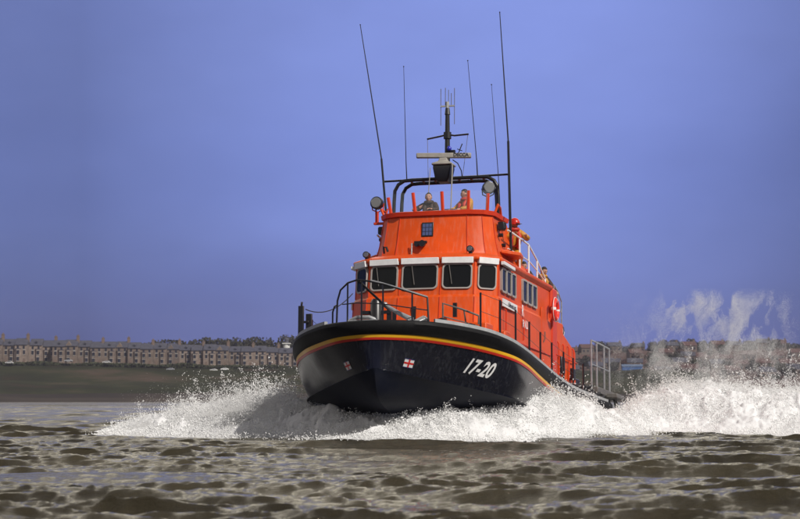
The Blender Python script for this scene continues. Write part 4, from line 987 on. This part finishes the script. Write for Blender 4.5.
terrain('hillside', 60, 700, [(890, 3.4), (960, 8), (1060, 17), (1160, 28), (1230, 35), (1300, 36), (1500, 30)], HEATH, amp=5, mod=lambda X: np.interp(X, [60, 110, 160, 260, 330], [.75, .85, 1.0, 1.02, 1.06]), label='brown hillside rising behind the wake')
def ridge_z(y, prof): return float(np.interp(y, [p[0] for p in prof], [p[1] for p in prof]))

STONE = [mat('sandstone_wall', (.165, .125, .10), .9, var=.5, vscale=.35), mat('sandstone_wall_dark', (.13, .10, .085), .9, var=.35, vscale=.5), mat('sandstone_wall_pale', (.22, .17, .14), .9, var=.4, vscale=.5)]
SLATE = mat('slate_roof', (.055, .055, .075), .7, var=.3, vscale=.6); WIN = mat('house_window_glass', (.02, .022, .03), .15); TRIM = mat('house_trim', (.42, .40, .37), .8)
BRICK = mat('chimney_stone', (.16, .11, .085), .9, var=.3, vscale=1.0)
def house(kind, stone, hh=8.6):
    """terraced house 6.6 m wide, front towards -Y, origin at ground centre front"""
    t = thing('terraced_house', 'tan stone terraced house with bay window in the long row above the shore', 'house', group='terraced houses above the shore')
    W = 6.6; b = MB(); b.box((0, 4.5, hh / 2 - 1), (W, 9, hh + 2))
    bx = -1.35 if kind != 1 else 1.35
    b.prism([(bx - 1.5, 0, -1), (bx - .9, -1.0, -1), (bx + .9, -1.0, -1), (bx + 1.5, 0, -1)], (0, 0, hh - 1.0))
    if kind == 2: b.prism([(bx - 1.6, 0.02, hh - 1), (bx + 1.6, .02, hh - 1), (bx + 1.6, .02, hh + .3), (bx, .02, hh + 2.3), (bx - 1.6, .02, hh + .3)], (0, 2.5, 0))
    wl = b.build('wall', stone, t, smooth=False)
    b = MB(); b.prism([(-W / 2, -.3, hh), (-W / 2, 4.5, hh + 3.2), (-W / 2, 9.3, hh)], (W, 0, 0)); b.box((0, -.2, hh - .05), (W, .4, .25)); rf = b.build('roof', SLATE, t, smooth=False)
    b = MB(); b.prism([(bx - 1.6, -.0, hh - 2.0), (bx - 1.0, -1.15, hh - 2.0), (bx + 1.0, -1.15, hh - 2.0), (bx + 1.6, 0, hh - 2.0)], (0, 0, .28)); b.build('bay_roof', SLATE, t, smooth=False)
    if kind in (0, 2):
        b = MB(); b.box((W / 2 - .5, 4.5, hh + 3.1), (1.3, 2.4, 3.6)); b.box((W / 2 - .5, 4.5, hh + 4.95), (1.5, 2.6, .25))
        for yy in (3.7, 4.5, 5.3): b.cyl((W / 2 - .5, yy, hh + 5.0), (W / 2 - .5, yy, hh + 5.7), .25, .18, 8)
        b.build('chimney', BRICK, rf, smooth=False)
    else:
        b = MB(); b.prism([(-.9, 0, 0), (.9, 0, 0), (.9, 0, 1.2), (0, 0, 2.0), (-.9, 0, 1.2)], (0, 2.4, 0)); b.v = [(x, y + .9, z + hh + .4) for x, y, z in b.v]; dm = b.build('dormer', SLATE, rf, smooth=False)
        b = MB(); b.box((0, .88, hh + 1.1), (1.1, .06, 1.0)); b.build('window', WIN, dm, smooth=False)
    for z in (1.0, 4.1):
        for x, y, w_ in ((bx, -1.03, 1.35), (bx * -1.25, -.03, 1.1)):
            if z == 1.0 and x != bx: continue
            b = MB(); b.box((x, y, z + .95), (w_, .1, 1.9)); f = b.build('window', WIN, t, smooth=False)
            b = MB(); b.box((x, y - .05, z - .1), (w_ + .3, .16, .16)); b.build('sill', TRIM, f, smooth=False); b = MB(); b.box((x, y - .05, z + 2.0), (w_ + .3, .16, .2)); b.build('lintel', TRIM, f, smooth=False)
    for x in (-1.6, 1.5):
        b = MB(); b.box((x, -.03, 7.3), (1.0, .1, 1.4)); f = b.build('window', WIN, t, smooth=False); b = MB(); b.box((x, -.08, 6.5), (1.3, .16, .14)); b.build('sill', TRIM, f, smooth=False)
    b = MB(); b.box((-bx * 1.25, -.03, 1.05), (1.1, .1, 2.3)); b.build('door', BRICK, t, smooth=False)
    return t
protos = [house(0, STONE[0]), house(1, STONE[0]), house(2, STONE[1]), house(1, STONE[2]), house(0, STONE[2]), house(2, STONE[0])]
order = []
for i in range(30): order.append(random.choice([0, 2, 5, 4]) if i % 2 == 0 else random.choice([1, 3]))
used_p = set(); Yh = 948
for i, kx in enumerate(order):
    x = -226 + i * 6.62
    if x > -28: break
    if kx in used_p: t = copy_tree(protos[kx])
    else: t = protos[kx]; used_p.add(kx)
    yy = Yh + (6 if i % 11 in (5, 6) else 0) + (2 if i % 3 == 0 else 0); base = 19.5 * float(leftmod(np.array([x]))[()]) + .2
    t.location = (x, yy, base); t.scale = (1, 1, 1.14 - .25 * i / 25 + .03 * math.sin(i * 1.7))
    if i == 0: t['label'] = 'leftmost tan stone house of the long terrace above the shore'
for k, p in enumerate(protos):
    if k not in used_p:
        for c in [c for c in p.children_recursive]: bpy.data.objects.remove(c)
        bpy.data.objects.remove(p)
# pale tower at the end of the terrace
xt = lx(286.5, 965); t = thing('pale_tower', 'small white tower with a dark domed cap at the right end of the terrace', 'tower', (xt, 966, 23))
b = MB(); b.tube([(0, 0, -2), (0, 0, 8.0)], [1.9, 1.75], 16); b.box((0, 0, 8.2), (4.4, 4.4, .5)); b.build('wall', mat('whitewashed_wall', (.6, .6, .58), .8, var=.1, vscale=.5), t)
b = MB(); b.tube([(0, 0, 8.4), (0, 0, 10.2)], 1.2, 12); b.sphere((0, 0, 10.2), 1.4, 12, 6, (1, 1, .8), half=True); b.tube([(0, 0, 11.2), (0, 0, 12.4)], .12, 6); b.build('cap', SLATE, t)
b = MB(); b.box((0, -1.88, 4.5), (.9, .2, 1.6)); b.build('window', WIN, t); b = MB(); b.box((0, -1.95, 1.2), (.9, .2, 1.6)); b.build('window', WIN, t)

# trees
BARK = mat('tree_bark', (.05, .035, .025), .9, var=.3, vscale=2)
LEAF = [mat('dark_foliage', (.030, .028, .016), .9, var=.4, vscale=.8), mat('green_foliage', (.040, .045, .018), .9, var=.4, vscale=.8), mat('russet_foliage', (.075, .035, .022), .9, var=.4, vscale=.8)]
def tree(h, wd, leaf, label, group, seed):
    rnd = random.Random(seed); t = thing('broadleaf_tree', label, 'tree', group=group)
    b = MB(); b.tube([(0, 0, -1.5), (0, 0, h * .25), (.1, 0, h * .6)], [.32, .24, .12], 7)
    for k in range(7):
        a = rnd.random() * 2 * PI; z = h * (.25 + .35 * rnd.random()); b.tube([(0, 0, z), (math.cos(a) * wd * .3, math.sin(a) * wd * .3, z + h * .18), (math.cos(a) * wd * .42, math.sin(a) * wd * .42, z + h * .3)], [.12, .08, .03], 5)
    b.build('trunk', BARK, t); b = MB()
    cl = [(rnd.gauss(0, wd * .22), rnd.gauss(0, wd * .22), h * rnd.uniform(.38, .88), wd * rnd.uniform(.13, .26)) for _ in range(17)]
    for cx, cy, cz, r_ in cl:
        for _ in range(46):
            d = Vector((rnd.gauss(0, 1), rnd.gauss(0, 1), rnd.gauss(0, 1))).normalized() * r_ * rnd.uniform(.6, 1.12); p = Vector((cx, cy, cz)) + d
            q = Euler((rnd.random() * 6, rnd.random() * 6, rnd.random() * 6)).to_matrix(); s = rnd.uniform(.25, .5)
            b.add([p + q @ Vector(v) * s for v in ((-1, -.6, 0), (1, -.6, 0), (.8, .7, .2), (-.8, .7, -.2))], [(0, 1, 2, 3)])
    me = bpy.data.meshes.new('crown'); me.from_pydata(b.v, [], b.f); link('crown', me, leaf, t, smooth=False); return t
LT = ['dark tree standing along the top of the brown hill', 'green bushy tree among the roofs on the brown hill', 'russet tree on the slope of the brown hill']
tp = [tree(9, 8, LEAF[0], LT[0], 'dark trees on the far hill', 1), tree(7, 8, LEAF[1], LT[1], 'green trees on the far hill', 2), tree(6.5, 7.5, LEAF[2], LT[2], 'russet trees on the far hill', 3), tree(8, 10, LEAF[0], LT[0], 'dark trees on the far hill', 4)]
hp = [(890, 3.4), (960, 8), (1060, 17), (1160, 28), (1230, 35), (1300, 36), (1500, 30)]
hm_ = lambda X: float(np.interp(X, [60, 110, 160, 260, 330], [.75, .85, 1.0, 1.02, 1.06]))
def ghill(x, y):
    return ridge_z(y, hp) * hm_(x) + 5 * float(fbm(np.array([x * .03]), np.array([y * .03]), np.array([0.0]), 5)[0])
first = [True] * 4; rnd = random.Random(3)
def put(k, x, y, z, s):
    if first[k]: t = tp[k]; first[k] = False
    else: t = copy_tree(tp[k])
    t.location = (x, y, z); t.scale = (s, s * .95, s); t.rotation_euler = (0, 0, rnd.random() * 6); return t
for i in range(120):   # ridge line
    y = rnd.uniform(1205, 1270); x = 92 + i * 2.1 + rnd.uniform(-2, 2); put(rnd.choice([0, 3, 0]), x, y, ghill(x, y) - 2.5, rnd.uniform(.6, 1.05))
for i in range(130):
    y = rnd.uniform(960, 1200); x = rnd.uniform(85, 320) * y / 1100; put(rnd.choice([0, 1, 2, 2, 3]), x, y, ghill(x, y) - .6, rnd.uniform(.5, .95))
# trees and shrubs poking above the terrace roofs
TB = 'dark tree showing above the terrace roofs'
for i in range(22):
    y = 985 + rnd.uniform(0, 20); x = -135 + i * 4.6 + rnd.uniform(-1.5, 1.5); t = put(rnd.choice([0, 3]), x, y, 19.0, rnd.uniform(1.45, 1.85)); t['label'] = TB; t['group'] = 'trees behind the terrace'

# cottages on the brown hill
def cottage(wm, rm, label, group):
    t = thing('cottage', label, 'house', group=group); b = MB(); b.box((0, 3.5, 1.6), (9, 7, 5.2)); b.prism([(-4.5, 0, 4.2), (-4.5, 3.5, 6.6), (-4.5, 7, 4.2)], (9, 0, 0)); b.build('wall', wm, t, smooth=False)
    b = MB(); b.prism([(-4.7, -.4, 4.15), (-4.7, 3.5, 6.85), (-4.7, 3.5, 7.05), (-4.7, -.5, 4.3)], (9.4, 0, 0)); b.prism([(-4.7, 7.4, 4.15), (-4.7, 3.5, 6.85), (-4.7, 3.5, 7.05), (-4.7, 7.5, 4.3)], (9.4, 0, 0)); rf = b.build('roof', rm, t, smooth=False)
    b = MB(); b.box((3.6, 3.5, 7.1), (1, 1, 2)); b.build('chimney', BRICK, rf, smooth=False)
    for x in (-2.8, 0, 2.8):
        b = MB(); b.box((x, -.03, 2.3), (1.2, .1, 1.3)); b.build('window', WIN, t, smooth=False)
    return t
RT = mat('red_tile_roof', (.085, .042, .036), .8, var=.3, vscale=.7)
cp = [cottage(STONE[1], RT, 'dark walled house with red tiled roof among the trees on the far hill', 'red-roofed houses on the far hill'), cottage(STONE[0], SLATE, 'sandstone house with slate roof among the trees on the far hill', 'slate-roofed houses on the far hill'), cottage(STONE[1], SLATE, 'dark walled house with slate roof on the far hill', 'dark slate-roofed houses on the far hill')]
fc = [True] * 3
for r_, (y, n_) in enumerate(((1010, 12), (1075, 15), (1140, 16), (1200, 15))):
    for i in range(n_):
        x = (88 + 225 * (i + rnd.uniform(-.3, .3)) / n_) * y / 1100; k = rnd.choice([0, 0, 1, 2]); yy = y + rnd.uniform(-14, 14)
        if fc[k]: t = cp[k]; fc[k] = False
        else: t = copy_tree(cp[k])
        t.location = (x, yy, ghill(x, yy) + .2); t.rotation_euler = (0, 0, rnd.uniform(-.3, .3))
xb = lx(632, 985); zb = ghill(xb, 985)
t = thing('blue_shed', 'low blue shed at the foot of the brown hill behind the stern', 'shed', (xb, 985, lz(372, 985)))
b = MB(); b.box((0, 2, 0), (11, 5, 6)); b.build('wall', mat('blue_cladding', (.04, .10, .26), .6, var=.2, vscale=.5), t, smooth=False)
b = MB(); b.prism([(-5.8, -.8, 3), (-5.8, 2, 4.2), (-5.8, 4.8, 3)], (11.6, 0, 0)); b.build('roof', mat('blue_grey_roof', (.08, .12, .2), .6), t, smooth=False)
b = MB(); b.box((2, -.55, -.2), (2.6, .1, 2.4)); b.build('door', SLATE, t, smooth=False)

# parked cars below the terrace
def car(x, py, col, label):
    Y = 934; t = thing('parked_car', label, 'car', (x, Y, lz(py, Y) - .3)); t.rotation_euler = (0, 0, random.uniform(-.1, .1))
    cm = mat('car_paint', col, .3, coat=.5); b = MB(); prof = [(-2.1, .35), (-2.15, .8), (-1.9, .95), (-1.2, 1.0), (-.7, 1.45), (.8, 1.48), (1.5, 1.0), (2.05, .9), (2.15, .4)]
    b.prism([(x_, -.85, z_) for x_, z_ in prof], (0, 1.7, 0)); b.build('body', cm, t, bevel=.08)
    b = MB(); b.prism([(-1.1, -.87, 1.02), (-.68, -.87, 1.38), (.76, -.87, 1.4), (1.3, -.87, 1.02)], (0, 1.74, 0)); b.build('windows', WIN, t, smooth=False)
    for xx in (-1.35, 1.35):
        for yy in (-.8, .62):
            b = MB(); b.cyl((xx, yy - .06, .33), (xx, yy + .24, .33), .33); b.build('wheel', 'boot', t)
for px, py, c, lab in ((10, 363.5, (.5, .5, .5), 'white car parked at the far left below the terrace'), (69, 361.5, (.35, .36, .38), 'silver car parked below the gap in the terrace'), (107, 363, (.5, .5, .5), 'white car parked on the slope below the left middle of the terrace'),
                       (171, 370, (.3, .31, .33), 'silver car parked alone below the middle of the terrace'), (214, 371, (.7, .7, .7), 'white car, left one of the pair below the right half of the terrace'), (225, 370, (.78, .78, .78), 'white van-like car, right one of the pair below the terrace')):
    car(lx(px, 934), py, c, lab)
# hedge along the terrace
b = MB(); rnd2 = random.Random(9)
for i in range(9000):
    x = rnd2.uniform(-235, -30); y = 938 + rnd2.gauss(0, 1.0); z = 19.0 * float(np.interp(x, [-260, -200, -60, 40, 140], [1.06, 1.04, .93, .9, .85])) + rnd2.uniform(-.8, 1.3) * (.7 + .5 * math.sin(x * .21) * math.sin(x * .05 + 1))
    s = rnd2.uniform(.25, .6); q = Euler((rnd2.random() * 6, rnd2.random() * 6, rnd2.random() * 6)).to_matrix()
    b.add([Vector((x, y, z)) + q @ Vector(v) * s for v in ((-1, -.6, 0), (1, -.6, 0), (.8, .7, .2), (-.8, .7, -.2))], [(0, 1, 2, 3)])
me = bpy.data.meshes.new('hedge'); me.from_pydata(b.v, [], b.f); o = link('hedge', me, LEAF[1], None, smooth=False); tag(o, 'dark hedge scrub running below the terrace', 'hedge', kind='stuff')

# ------------------------------------------------------------------ sea air
b = MB(); b.box((60, 640, 31), (1500, 1400, 64)); 
hz = bpy.data.materials.new('sea_air'); hz.use_nodes = True; nt = hz.node_tree; nt.nodes.remove(nt.nodes['Principled BSDF'])
pv = nt.nodes.new('ShaderNodeVolumePrincipled'); pv.inputs['Color'].default_value = (.70, .70, .88, 1); pv.inputs['Density'].default_value = .00011; pv.inputs['Anisotropy'].default_value = .2
nt.links.new(pv.outputs[0], nt.nodes['Material Output'].inputs['Volume'])
o = b.build('haze', hz, None, smooth=False); tag(o, 'thin bluish sea haze between the boat and the far shore', 'haze', kind='stuff')
